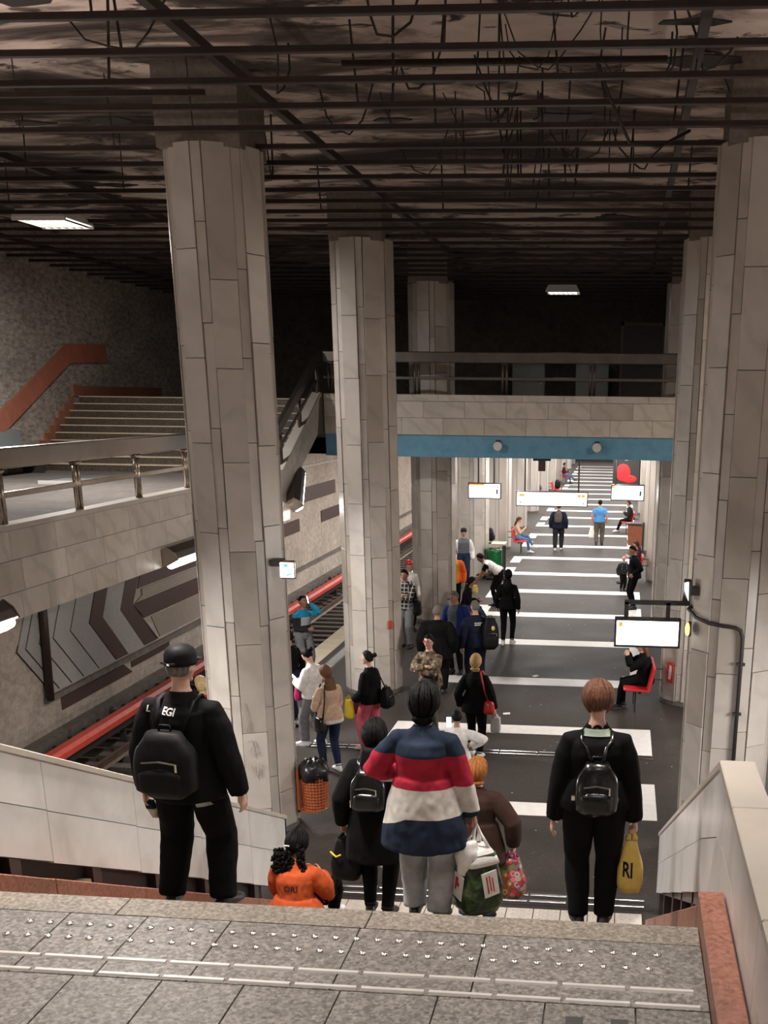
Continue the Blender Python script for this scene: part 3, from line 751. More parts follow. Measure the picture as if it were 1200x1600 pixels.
# ================================================================== FITTINGS AND PROPS
# luminaires ----------------------------------------------------------
def tube_fitting(label, loc, rot, L=1.3):
    t = thing('tube_luminaire', label, 'lamp', loc, 0, 'tube luminaires of the walkways'); t.rotation_euler = rot
    obj('housing', MB().prism([(-.13, 0), (.13, 0), (.13, .10), (.08, .22), (-.13, .22)], 1, -L/2, L/2), 'steel_dark', t, bevel=.008)
    obj('diffuser', MB().prism([(-.105, 0), (.105, 0), (.10, -.055), (.06, -.085), (-.06, -.085), (-.10, -.055)], 1, -L/2+.05, L/2-.05), 'lamp_white', t, bevel=.01)
    for s in (-1, 1): obj('end_cap', MB().prism([(-.135, -.02), (.135, -.02), (.135, .11), (.08, .23), (-.135, .23)], 1, s*L/2-.02, s*L/2+.02), 'steel', t)
    return t
for i, y in enumerate((4.05, 10.55, 17.05)):
    tube_fitting('lit tube luminaire under the left walkway, %s from the camera' % ('first', 'second', 'third')[i], (-6.72, y, 3.0), (0, R(-28), 0), 1.9)
    tube_fitting('lit tube luminaire under the right walkway, %s from the camera' % ('first', 'second', 'third')[i], (mx(-6.72), y, 2.93), (0, R(28), 0), 1.9)
tube_fitting('lit tube luminaire on the sloping underside of the bridge stairs', (-6.70, 23.05, 3.52), (R(24), R(-30), 0), 1.55)
def ceiling_lum(label, x, y, w, L, z=7.98, rz=0):
    t = thing('ceiling_luminaire', label, 'lamp', (x, y, z), rz, 'louvred ceiling luminaires')
    obj('housing', MB().loft([[(-w/2, -L/2, 0), (w/2, -L/2, 0), (w/2, L/2, 0), (-w/2, L/2, 0)], [(-w*.42, -L*.46, .12), (w*.42, -L*.46, .12), (w*.42, L*.46, .12), (-w*.42, L*.46, .12)]]), 'white_plaster', t)
    obj('diffuser', MB().box(-w*.44, w*.44, -L*.45, L*.45, -.015, -.004), 'lamp_ceiling', t)
    for k in range(7): obj('louvre', MB().box(-w*.44+w*.88*k/6-.006, -w*.44+w*.88*k/6+.006, -L*.45, L*.45, -.04, -.014), 'steel', t)
    for s in (-1, 1): obj('frame', MB().box(-w/2, w/2, s*L*.47-.02, s*L*.47+.02, -.045, 0), 'white_plaster', t)
    return t
ceiling_lum('lit louvred luminaire in the slatted ceiling at the far left', -9.0, 18.2, .85, 1.0, 7.95)
ceiling_lum('lit louvred luminaire in the dark ceiling above the bridge', -1.60, 29.0, .80, .75, 7.9)
for (x, y, l) in ((-9.0, 10.0, 'over the left walkway'), (-3.3, 3.0, 'above the landing on the left'), (.2, 3.0, 'above the landing on the right'), (-3.3, 6.9, 'above the stairs on the left'), (.2, 6.9, 'above the stairs on the right'), (5.8, 18.2, 'added over the far part of the right walkway'), (5.8, 10.0, 'added over the near part of the right walkway')):  # the two on the right are added bodies for the bridge-front fill
    ceiling_lum('lit louvred luminaire in the ceiling '+l, x, y, .6, 1.2, 7.95)
for k, x in enumerate((-8.5, -4.8, -1.1, 2.6)):
    t = thing('wall_lamp', 'long lamp on the entrance wall, %s from the left' % ('first', 'second', 'third', 'fourth')[k], 'lamp', (x, -3.9, 5.6))
    obj('housing', MB().box(-.75, .75, -.05, .08, -.2, .2), 'steel', t); obj('diffuser', MB().box(-.7, .7, .08, .10, -.16, .16), 'lamp_ceiling', t)
# strip lights in the hall ceiling
sm = MB().box(-.12, .12, -2.3, 2.3, -.06, 0).mesh('diffuser', 'lamp_white')
hm = MB().box(-.16, .16, -2.35, 2.35, -.03, .05).mesh('housing', 'white_plaster')
ORD = ('first', 'second', 'third', 'fourth', 'fifth', 'sixth', 'seventh', 'eighth', 'ninth')
for iy, y in enumerate((36.5, 43.5, 50.5, 57.5, 64.5, 71.5, 80, 90, 101)):
    for ix, x in enumerate((-6.0, -3.1, -0.1, 2.8)):
        t = thing('strip_light', 'strip light in the hall ceiling, %s row beyond the bridge, %s' % (ORD[iy], ('far left', 'left of middle', 'right of middle', 'far right')[ix]), 'lamp', (x, y, 4.07), 0, 'strip lights of the platform hall')
        link('housing', hm, t); link('diffuser', sm, t)

# hanging signs -------------------------------------------------------
def sign_box(label, x0, x1, z0, z1, y, marks, rods, ztop, th=.16, frame='black_iron'):
    t = thing('hanging_sign', label, 'sign')
    obj('frame', MB().box(x0-.02, x1+.02, y-th/2, y+th/2, z0-.02, z0+.006).box(x0-.02, x1+.02, y-th/2, y+th/2, z1-.006, z1+.02).box(x0-.02, x0+.006, y-th/2, y+th/2, z0, z1).box(x1-.006, x1+.02, y-th/2, y+th/2, z0, z1), frame, t)
    obj('lit_panel', MB().box(x0, x1, y-th/2+.012, y+th/2-.012, z0, z1), 'sign_white', t)
    for (a, b_, c, d_, m) in marks:
        w, h = x1-x0, z1-z0
        obj('mark', MB().box(x0+a*w, x0+b_*w, y-th/2+.004, y-th/2+.013, z0+c*h, z0+d_*h), m, t)
    for x in rods: obj('rod', MB().tube([(x, y, z1), (x, y, ztop)], .022, 6), frame, t)
    return t
SY = 30.0
arrow = [(.78, .80, .35, .75, 'sign_black'), (.87, .93, .28, .62, 'sign_black'), (.90, .94, .70, .80, 'sign_black')]
sign_box('small lit sign hanging on the left of the low hall', -4.05, -3.21, 2.88, 3.25, SY, [(.0, .5, .88, 1.0, 'sign_orange')]+arrow, (-3.8, -3.38), 4.14)
sign_box('small lit sign hanging on the right of the low hall', -.24, .60, 2.90, 3.27, SY, [(.0, .10, .82, 1.0, 'sign_orange')]+arrow, (-.14, .47), 4.14)
sign_box('long lit sign hanging across the middle of the low hall', -2.76, -.885, 2.71, 3.06, SY, [(.03, .11, .66, .86, 'sign_orange'), (.86, .91, .66, .86, 'sign_orange'), (.92, .97, .66, .86, 'sign_orange'), (.04, .06, .18, .30, 'sign_black'), (.935, .965, .16, .22, 'sign_black'), (.945, .955, .12, .28, 'sign_black')], (-2.55, -1.12), 4.14)
t = sign_box('bright white lit sign on a bracket beside the nearest right pillar', .01, .765, 2.575, 2.885, 13.25, [(.04, .10, .74, .92, 'sign_orange'), (.13, .15, .36, .40, 'sign_black')], (), 3.0, .14)
obj('bracket', MB().box(.10, .92, 13.22, 13.28, 3.07, 3.12).box(.10, .15, 13.22, 13.28, 2.89, 3.1).box(.60, .65, 13.22, 13.28, 2.89, 3.1), 'black_iron', t)
obj('mounting', MB().prism([(.78, 3.10), (.90, 3.10), (.90, 3.24), (.84, 3.14), (.80, 3.22)], 1, 13.2, 13.3), 'black_iron', t)
# emergency lamps on the pillars
t = thing('emergency_lamp', 'small lit exit lamp on the right of the nearest left pillar', 'lamp', (-4.02, 12.98, 3.42))
obj('bracket', MB().box(-.14, .0, -.04, .12, .04, .12), 'black_iron', t)
obj('housing', MB().cbox((.06, 0, 0), (.20, .07, .22)), 'steel', t, bevel=.02, bseg=2)
obj('lit_face', MB().cbox((.06, -.042, 0), (.17, .012, .18)), 'sign_white', t, bevel=.005)
obj('pictogram', MB().cbox((.05, -.05, .055), (.05, .006, .035)).add([(.05, -.053, -.075), (.12, -.053, -.045), (.12, -.053, -.025), (.05, -.053, -.055)], [(0, 1, 2, 3)]), 'sign_teal', t)
t = thing('emergency_lamp', 'small lit exit lamp above the bracket on the nearest right pillar', 'lamp', (.84, 13.0, 3.30))
obj('bracket', MB().box(0, .12, -.04, .06, -.06, .04), 'black_iron', t)
obj('housing', MB().prism([(-.06, .12), (.03, .12), (.05, .0), (.0, -.14), (-.05, -.02)], 1, -.06, .06), 'black_iron', t, bevel=.01)
obj('lit_face', MB().prism([(-.055, .09), (-.01, .10), (.0, -.12), (-.05, -.0)], 1, -.075, -.058), 'sign_white', t)
t = thing('warning_beacon', 'round amber beacon on the nearest right pillar below the bracket', 'beacon', (.905, 12.98, 2.84))
obj('base', MB().loft([[(-.01+.0, .07*math.cos(a)*k, .09*math.sin(a)*k) for a in [2*math.pi*i/14 for i in range(14)]] for k in (1, 1)][:1]+[[(-.045, .07*math.cos(a), .09*math.sin(a)) for a in [2*math.pi*i/14 for i in range(14)]]]), 'brown_metal', t)
obj('lens', MB().ball((-.05, -.02, 0), (.035, .06, .08), 12, 8), 'amber_glow', t, smooth=True)
# conduit on the nearest right pillar
def on_pillar(px, py, ang, z, r=.585): return (px+r*math.cos(R(ang)), py+r*math.sin(R(ang)), z)
pts = [(.90, 13.16, 3.08), on_pillar(PRX, 13.25, 196, 3.06), on_pillar(PRX, 13.25, 215, 2.99), on_pillar(PRX, 13.25, 235, 2.955), on_pillar(PRX, 13.25, 252, 2.94), on_pillar(PRX, 13.25, 266, 2.93), on_pillar(PRX, 13.25, 272, 2.90), on_pillar(PRX, 13.25, 274.5, 2.82), on_pillar(PRX, 13.25, 275, 2.6), on_pillar(PRX, 13.25, 275, .3)]
cd_ = thing('conduit', 'black cable conduit bent down the nearest right pillar', 'pipe')
obj('pipe', MB().tube(pts, .023, 8), 'black_iron', cd_, smooth=True)
for z in (2.5, 1.9, 1.25): obj('clip', MB().cbox(on_pillar(PRX, 13.25, 275, z, .575), (.10, .05, .03)), 'black_iron', cd_)
# stickers
def sticker(label, px, py, ang, z, w, h, txt=None):
    t = thing('sticker', label, 'sticker', on_pillar(px, py, ang, z, .556), R(ang+90))
    obj('sheet', MB().box(-w/2, w/2, -.008, .0, -h/2, h/2), 'red_enamel', t)
    if txt:
        obj('pale_print', MB().prism([(-.035, -.13), (.02, -.13), (.035, .0), (.025, .13), (-.015, .14), (-.03, .02)], 1, -.011, -.008), 'white_line', t)
    return t
sticker('red vertical sticker with pale middle low on the second right pillar', PRX, 20.45, 228, .62, .15, .40, 'PUSH')
sticker('small red notice low on the right of the second left pillar', PLX, 20.45, 318, 1.35, .10, .16)
# graffiti scratches on the nearest left pillar
gr = thing('graffiti', 'faint grey scribbled graffiti low on the nearest left pillar', 'graffiti')
def scrib(ang0, z0, pts, r=.006):
    P = [on_pillar(PLX, 13.25, ang0+a, z0+z, .547) for a, z in pts]
    obj('stroke', MB().tube(P, r, 4), 'mosaic_beige', gr)
plain('pencil_grey', (0.30, 0.27, 0.25), 0.8)
for o in []: pass
def stroke(ang0, z0, pts, r=.0035):
    P = []
    for a, z in pts:
        P.append(on_pillar(PLX, 13.25, ang0+a, z0+z, .5505))
    obj('stroke', MB().tube(P, r, 4), 'pencil_grey', gr)
stroke(281, 1.55, [(0, .25), (3, .05), (5, -.12), (1, -.10), (7, .02)])
stroke(283, 1.15, [(0, .15), (5, .18), (8, .05), (4, -.05), (2, .04), (7, .14), (9, -.02)])
stroke(285, .92, [(0, .08), (4, -.1), (6, .05), (8, -.08), (10, .10)])
stroke(256, .95, [(0, .2), (2, .02), (4, .12), (5, -.06), (7, .06), (8, -.14)])
stroke(259, .62, [(0, .12), (2, -.05), (4, .08), (5, -.1)])

# litter bins -----------------------------------------------------------
def wire_bin(label, loc, r, h, mat, bag):
    t = thing('litter_bin', label, 'bin', loc)
    obj('basket_liner', MB().loft([[(k*r*.9*math.cos(a), k*r*.9*math.sin(a), z) for a in [2*math.pi*i/20 for i in range(20)]] for k, z in ((.85, .02), (1, h*.9))]), 'rust_brown', t)
    for i in range(26):
        a = 2*math.pi*i/26
        obj('wire', MB().tube([(r*.88*math.cos(a), r*.88*math.sin(a), .01), (r*math.cos(a), r*math.sin(a), h)], .0045, 4), mat, t)
    for k in range(13):
        z = .02+h*.96*k/12; rr = r*(.88+.12*z/h)
        obj('hoop', MB().tube([(rr*math.cos(2*math.pi*i/24), rr*math.sin(2*math.pi*i/24), z) for i in range(25)], .0045, 4), mat, t)
    obj('frame', MB().box(-r-.03, -r+.0, -.10, -.06, -.03, h+.03).box(-r-.03, -r+.0, .06, .10, -.03, h+.03).box(-r-.03, r*.3, -.10, -.06, -.03, .0), mat, t)
    rings = []
    for k, z in ((1.02, -.10), (1.10, .0), (1.04, .07), (.80, .13), (.45, .16), (.1, .13)):
        rings.append([(k*r*math.cos(a)*(1+.07*math.sin(5*a+k*9)), k*r*math.sin(a)*(1+.07*math.cos(4*a+k*7)), h+z+.022*math.sin(7*a+z*60)) for a in [2*math.pi*i/28 for i in range(28)]])
    obj('bin_bag', MB().loft(rings), bag, t, smooth=True)
    return t
wire_bin('orange wire litter bin with a black bag beside the nearest left pillar', (-3.84, 13.25, .25), .185, .52, 'orange_paint', 'bin_bag')
t = thing('litter_bin', 'green bagged litter bin in a black frame near the low hall', 'bin', (-3.86, 34.6, 0))
obj('green_bag', MB().loft([[(k*.26*math.cos(a), k*.26*math.sin(a), z+.02*math.sin(6*a)) for a in [2*math.pi*i/18 for i in range(18)]] for k, z in ((.8, .15), (1, .4), (1.02, .85), (1.12, .92))]), 'green_bag', t, smooth=True)
obj('frame', MB().box(.26, .31, -.3, -.25, 0, 1.1).box(.26, .31, .25, .3, 0, 1.1).box(-.3, .31, .25, .3, 1.05, 1.1).box(.26, .31, -.3, .3, 1.05, 1.1).box(-.31, -.26, -.3, -.25, 0, .95).box(-.31, .31, -.3, .3, .05, .12), 'black_iron', t)
obj('lid', MB().box(-.1, .34, -.32, .32, 1.08, 1.13), 'edge_stone', t)
t = thing('litter_bin', 'rust brown litter bin beside a right pillar of the low hall', 'bin', (.60, 42.0, 0))
obj('body', MB().prism([(-.26, .25), (.26, .22), (.28, .95), (-.30, 1.0)], 1, -.2, .2), 'rust_brown', t, bevel=.02)
obj('frame', MB().box(.27, .31, -.2, .2, 0, 1.1).box(-.33, .31, -.21, .21, 1.0, 1.06), 'black_iron', t)

# red seats -----------------------------------------------------------------
def red_seat(label, loc, heading, w=1.0):
    """heading: direction the sitter faces, clockwise degrees from +y"""
    t = thing('seat', label, 'seat', loc, R(-heading), 'red platform seats')
    obj('seat_pan', MB().prism([(-.02, .42), (.42, .44), (.45, .46), (.42, .475), (.0, .455)], 0, -w/2, w/2), 'red_plastic', t, bevel=.006)
    obj('backrest', MB().prism([(-.03, .43), (.02, .45), (-.07, .86), (-.12, .86)], 0, -w/2, w/2), 'red_plastic', t, bevel=.006)
    for s in (-1, 1):
        obj('leg', MB().tube([(s*w*.32, .22, 0), (s*w*.32, .22, .43)], .016, 6), 'black_iron', t)
    obj('beam', MB().box(-w/2+.05, w/2-.05, .12, .18, .38, .43), 'black_iron', t)
    for zz in (.55, .75): obj('strut', MB().tube([(0, -.03, zz), (0, -.28, zz)], .014, 6), 'black_iron', t)
    return t
# posters and small fixtures
t = thing('poster', 'dark poster with a red and white picture at the far right of the hall', 'poster', (.22, 52.3, 1.75))
obj('board', MB().box(-.62, .62, 0, .05, -.02, 1.9), 'black_iron', t)
obj('picture', MB().ball((-.15, -.012, .50), (.34, .015, .40), 10, 6).ball((.15, -.012, .22), (.34, .015, .18), 10, 6), 'red_plastic', t)
obj('face', MB().ball((-.02, -.02, 1.25), (.26, .015, .22), 10, 6), 'white_line', t)
for s in (-.55, .55): obj('post', MB().tube([(s, .03, 1.9), (s, .03, 2.38)], .03, 6), 'black_iron', t)
t = thing('notice_box', 'olive brown notice box on a left pillar deep in the hall', 'box', (-4.3, 48.2, 3.3))
obj('box', MB().box(-.2, .28, 0, .3, -.05, .8), 'brown_metal', t, bevel=.01); obj('door', MB().box(-.16, .24, -.02, 0, 0, .76), 'edge_stone', t)
# bench on the left walkway
t = thing('bench', 'pale grey metal bench against the wall of the left walkway', 'bench', (-11.95, 21.4, MZ))
obj('backrest', MB().prism([(-.30, .42), (-.25, .42), (-.40, .86), (-.44, .86)], 1, -1.3, 1.0), 'grey_panel', t)
obj('seat', MB().box(-.30, .22, -1.3, 1.0, .38, .43), 'grey_panel', t)
for y in (-1.1, .8): obj('leg', MB().box(-.25, .18, y-.03, y+.03, 0, .38), 'black_iron', t)
t = thing('floor_panel', 'pale metal plate lying on the left walkway floor', 'panel', (-10.0, 19.9, MZ+.001))
obj('plate', MB().box(-.4, .4, -.5, .5, 0, .04), 'grey_panel', t); obj('rim', MB().box(-.42, .42, -.52, -.48, 0, .06), 'white_plaster', t)
# papers on the floor
for i, (x, y, a) in enumerate(((-1.9, 19.0, 20), (-1.6, 21.9, 50))):
    t = tag(obj('paper_scrap', MB().add([(-.07, -.04, .004), (.06, -.05, .004), (.08, .04, .012), (-.05, .05, .006), (-.07, -.04, .010), (.06, -.05, .010), (.08, .04, .018), (-.05, .05, .012)], [(0, 3, 2, 1), (4, 5, 6, 7), (0, 1, 5, 4), (1, 2, 6, 5), (2, 3, 7, 6), (3, 0, 4, 7)]), 'white_line', None, (x, y, 0), (0, 0, R(a))), ('small white scrap of paper on the floor between two stripes', 'small white scrap of paper on the floor behind the blonde woman')[i], 'paper')
# ================================================================== PEOPLE
V = Vector
def cloth(name, c, rough=0.88, var=0.18, n=14): return plain('cloth_'+name, c, rough, 0, var, n, 0.25, 0.12)
for nm, c in dict(black=(.0045, .0045, .005), black2=(.0065, .0065, .0075), charcoal=(.022, .022, .024), navy=(.012, .016, .032), navy2=(.010, .013, .028),
                  stripe_navy=(.018, .027, .048), red=(.36, .022, .045), white=(.72, .70, .68), offwhite=(.58, .55, .51), grey=(.17, .17, .175), lightgrey=(.36, .37, .38),
                  jeans=(.030, .055, .105), jeans2=(.085, .15, .26), paleblue=(.22, .27, .32), beige=(.47, .32, .235), pink=(.60, .115, .155), palepink=(.70, .36, .34), orange=(.50, .090, .028),
                  brown=(.040, .022, .017), blue=(.016, .032, .15), royal=(.075, .21, .45), teal=(.02, .22, .36), yellow=(.75, .36, .03), mint=(.38, .47, .38), maroon=(.09, .025, .030), vest=(.10, .11, .12), khaki=(.12, .10, .075), hivis=(.85, .14, .03), taupe=(.10, .085, .072), darkjeans=(.016, .025, .05), scarlet=(.55, .03, .03)).items():
    cloth(nm, c)
def skin_mat(name, c):
    m = plain('skin_'+name, c, 0.5, 0, 0.08, 20); b = m.node_tree.nodes['Principled BSDF']
    b.inputs['Subsurface Weight'].default_value = 0.0; return m
skin_mat('fair', (.58, .34, .25)); skin_mat('tan', (.42, .215, .14)); skin_mat('brown', (.27, .125, .080))
def hair_mat(name, c):
    m, nt, b = _nodes('hair_'+name)
    v = coords(nt, (60, 60, 6)); f = noise_n(nt, v, 1.5, 4)
    setc(nt, b, ramp(nt, [(.3, tuple(x*.55 for x in c)), (.7, tuple(min(1, x*1.35) for x in c))], f)); b.inputs['Roughness'].default_value = .55; b.inputs['Specular IOR Level'].default_value = .12
    bump(nt, b, f, .6, .012); MATS['hair_'+name] = m
for nm, c in dict(black=(.0045, .004, .004), dark=(.014, .010, .008), brown=(.075, .038, .022), redbrown=(.125, .055, .033), ginger=(.34, .135, .040), blond=(.42, .27, .115), paleblond=(.62, .46, .24), grey=(.16, .145, .13), chestnut=(.13, .065, .035)).items():
    hair_mat(nm, c)
def pattern_mats():
    # checked shirt
    m, nt, b = _nodes('cloth_plaid'); v = coords(nt, (1, 1, 1))
    sx = nt.nodes.new('ShaderNodeSeparateXYZ'); nt.links.new(v, sx.inputs[0])
    outs = []
    for k in (0, 2):
        w = N(nt, 'ShaderNodeMath', operation='PINGPONG'); nt.links.new(sx.outputs[k], w.inputs[0]); w.inputs[1].default_value = .045
        g = N(nt, 'ShaderNodeMath', operation='GREATER_THAN'); nt.links.new(w.outputs[0], g.inputs[0]); g.inputs[1].default_value = .036; outs.append(g.outputs[0])
    mxn = N(nt, 'ShaderNodeMath', operation='ADD'); nt.links.new(outs[0], mxn.inputs[0]); nt.links.new(outs[1], mxn.inputs[1])
    setc(nt, b, ramp(nt, [(.2, (.018, .016, .017)), (.6, (.20, .18, .17)), (1, (.45, .42, .40))], mxn.outputs[0])); b.inputs['Roughness'].default_value = .9
    MATS['cloth_plaid'] = m
    # camouflage
    m, nt, b = _nodes('cloth_camo'); v = coords(nt, (1, 1, 1)); f = noise_n(nt, v, 17, 2, .5)
    r_ = ramp(nt, [(.0, (.03, .025, .02)), (.42, (.03, .025, .02)), (.45, (.17, .11, .065)), (.53, (.17, .11, .065)), (.56, (.06, .055, .035)), (.62, (.30, .22, .15))], f)
    setc(nt, b, r_); b.inputs['Roughness'].default_value = .9; MATS['cloth_camo'] = m
    # leafy print and floral print of shopping bags
    m, nt, b = _nodes('bag_leaf'); v = coords(nt, (1, 1, 1)); f = noise_n(nt, v, 16, 4, .6, .6)
    r_ = ramp(nt, [(.3, (.006, .010, .006)), (.45, (.014, .034, .012)), (.55, (.035, .075, .022)), (.65, (.085, .115, .04)), (.75, (.25, .27, .19))], f)
    setc(nt, b, r_); b.inputs['Roughness'].default_value = .35; bump(nt, b, f, .3, .01); MATS['bag_leaf'] = m
    m, nt, b = _nodes('bag_floral'); v = coords(nt, (1, 1, 1))
    vo = N(nt, 'ShaderNodeTexVoronoi', Scale=19); nt.links.new(v, vo.inputs['Vector'])
    sp = nt.nodes.new('ShaderNodeSeparateColor'); nt.links.new(vo.outputs['Color'], sp.inputs[0])
    r_ = ramp(nt, [(0, (.45, .03, .035)), (.3, (.5, .04, .05)), (.32, (.03, .035, .03)), (.5, (.06, .06, .05)), (.52, (.55, .38, .05)), (.66, (.55, .4, .06)), (.68, (.36, .34, .36)), (1, (.6, .14, .14))], sp.outputs[0])
    ring = ramp(nt, [(.18, (1, 1, 1)), (.24, (0, 0, 0)), (.5, (.0, .0, .0)), (.6, (.7, .7, .7))], vo.outputs['Distance'])
    setc(nt, b, mixc(nt, ring, r_, (.05, .05, .045))); b.inputs['Roughness'].default_value = .4; MATS['bag_floral'] = m
pattern_mats()
plain('leather_black', (.0045, .0045, .005), .24, 0, .25, 8, .5, .5)
plain('nylon_black', (.006, .006, .007), .6, 0, .2, 20, .3, .18)
plain('plastic_white', (.74, .72, .70), .3, 0, .08, 14, .6); plain('plastic_yellow', (.70, .52, .13), .32, 0, .12, 14, .6); plain('plastic_yellow2', (.80, .56, .03), .32, 0, .1, 14, .5)
plain('leather_red', (.50, .022, .022), .35, 0, .12, 14, .4); plain('leather_brown', (.13, .05, .032), .45, 0, .2, 14, .3)
plain('bag_silver', (.55, .54, .53), .35, 0, .08, 14, .4); plain('bag_magenta', (.62, .04, .20), .35, 0, .15, 14, .4)
plain('shoe_white', (.74, .72, .71), .5); plain('shoe_black', (.013, .013, .014), .45); plain('shoe_pink', (.68, .36, .33), .5); plain('shoe_brown', (.05, .03, .02), .45)
plain('phone', (.03, .03, .035), .2); emit('phone_screen', (.75, .85, 1), 2.0)
plain('eye_white', (.7, .68, .65), .3); plain('eye_dark', (.015, .012, .010), .2); plain('lip', (.34, .10, .085), .5)
plain('reflective', (.30, .31, .32), .3, .4)

class Src:
    def __init__(s): s.v = []; s.f = []; s.t = []
    def loft(s, secs, n=14, step=.028):
        rings = []
        for a, b in zip(secs, secs[1:]):
            k = max(1, int((b[0]-a[0]).length/step))
            for i in range(k):
                u = i/k
                rings.append((a[0].lerp(b[0], u), a[1].lerp(b[1], u), a[2].lerp(b[2], u), a[3]))
        rings.append(secs[-1])
        o = len(s.v)
        for c, ax, ay, tg in rings:
            for i in range(n):
                t = 2*math.pi*i/n
                s.v.append(c+ax*math.cos(t)+ay*math.sin(t)); s.t.append(tg)
        for k in range(len(rings)-1):
            for i in range(n):
                j = (i+1) % n
                s.f.append((o+k*n+i, o+k*n+j, o+(k+1)*n+j, o+(k+1)*n+i))
        s.f.append(tuple(o+i for i in range(n))[::-1]); e = o+(len(rings)-1)*n
        s.f.append(tuple(e+i for i in range(n)))
    def limb(s, pts, radii, tags, n=12, fl=1.0, ref=None, step=.028):
        secs = []; prev = None
        for i, p in enumerate(pts):
            d = (pts[min(i+1, len(pts)-1)]-pts[max(0, i-1)])
            d = d.normalized() if d.length > 1e-6 else V((0, 0, 1))
            rf = ref or (V((0, 1, 0)) if abs(d.y) < .8 else V((0, 0, 1)))
            x = d.cross(rf).normalized(); y = x.cross(d).normalized()
            r = radii[i]; secs.append((p, x*r, y*r*fl, tags[min(i, len(tags)-1)]))
        s.loft(secs, n, step)
    def blob(s, c, r, tg, M=None, f=None, n=16, m=12):
        o = len(s.v); rows = []
        for j in range(m+1):
            t = math.pi*j/m; row = []
            for i in range(1 if j in (0, m) else n):
                a = 2*math.pi*i/n
                d = V((math.sin(t)*math.cos(a), math.sin(t)*math.sin(a), math.cos(t)))
                p = V((d.x*r[0], d.y*r[1], d.z*r[2]))
                if f: p = f(d, p)
                p = p+V(c) if M is None else M @ (p+V(c))
                row.append(len(s.v)); s.v.append(p); s.t.append(tg)
            rows.append(row)
        for j in range(m):
            a, b = rows[j], rows[j+1]
            for i in range(n):
                k = (i+1) % n
                if j == 0: s.f.append((a[0], b[i], b[k]))
                elif j == m-1: s.f.append((a[i], b[0], a[k]))
                else: s.f.append((a[i], b[i], b[k], a[k]))

def ik(a, b, l1, l2, hint):
    d = b-a; L = min(d.length, (l1+l2)*.999); u = d.normalized()
    x = (l1*l1-l2*l2+L*L)/(2*L); h = math.sqrt(max(0, l1*l1-x*x))
    w = hint-u*hint.dot(u)
    w = w.normalized() if w.length > 1e-5 else V((0, 1, 0))
    return a+u*x+w*h, a+u*L

_tmp = bpy.data.objects.new('remesh_helper', bpy.data.meshes.new('remesh_helper')); COL.objects.link(_tmp)
_rm = _tmp.modifiers.new('r', 'REMESH'); _rm.mode = 'VOXEL'; _rm.use_smooth_shade = True
_sm = _tmp.modifiers.new('s', 'SMOOTH'); _sm.factor = .5; _sm.iterations = 4
def remesh(verts, faces, vox, it=4):
    me = bpy.data.meshes.new('body'); me.from_pydata([tuple(v) for v in verts], [], faces); me.update()
    bm = bmesh.new(); bm.from_mesh(me); bmesh.ops.recalc_face_normals(bm, faces=bm.faces); bm.to_mesh(me); bm.free()
    old = _tmp.data; _tmp.data = me; _rm.voxel_size = vox; _sm.iterations = it
    dg = bpy.context.evaluated_depsgraph_get(); dg.update()
    out = bpy.data.meshes.new_from_object(_tmp.evaluated_get(dg))
    bpy.data.meshes.remove(old)
    return out

def ground(x, y): return stair_z(y) if (SX0-.1 < x < SX1+.1 and y < 12) else 0.0

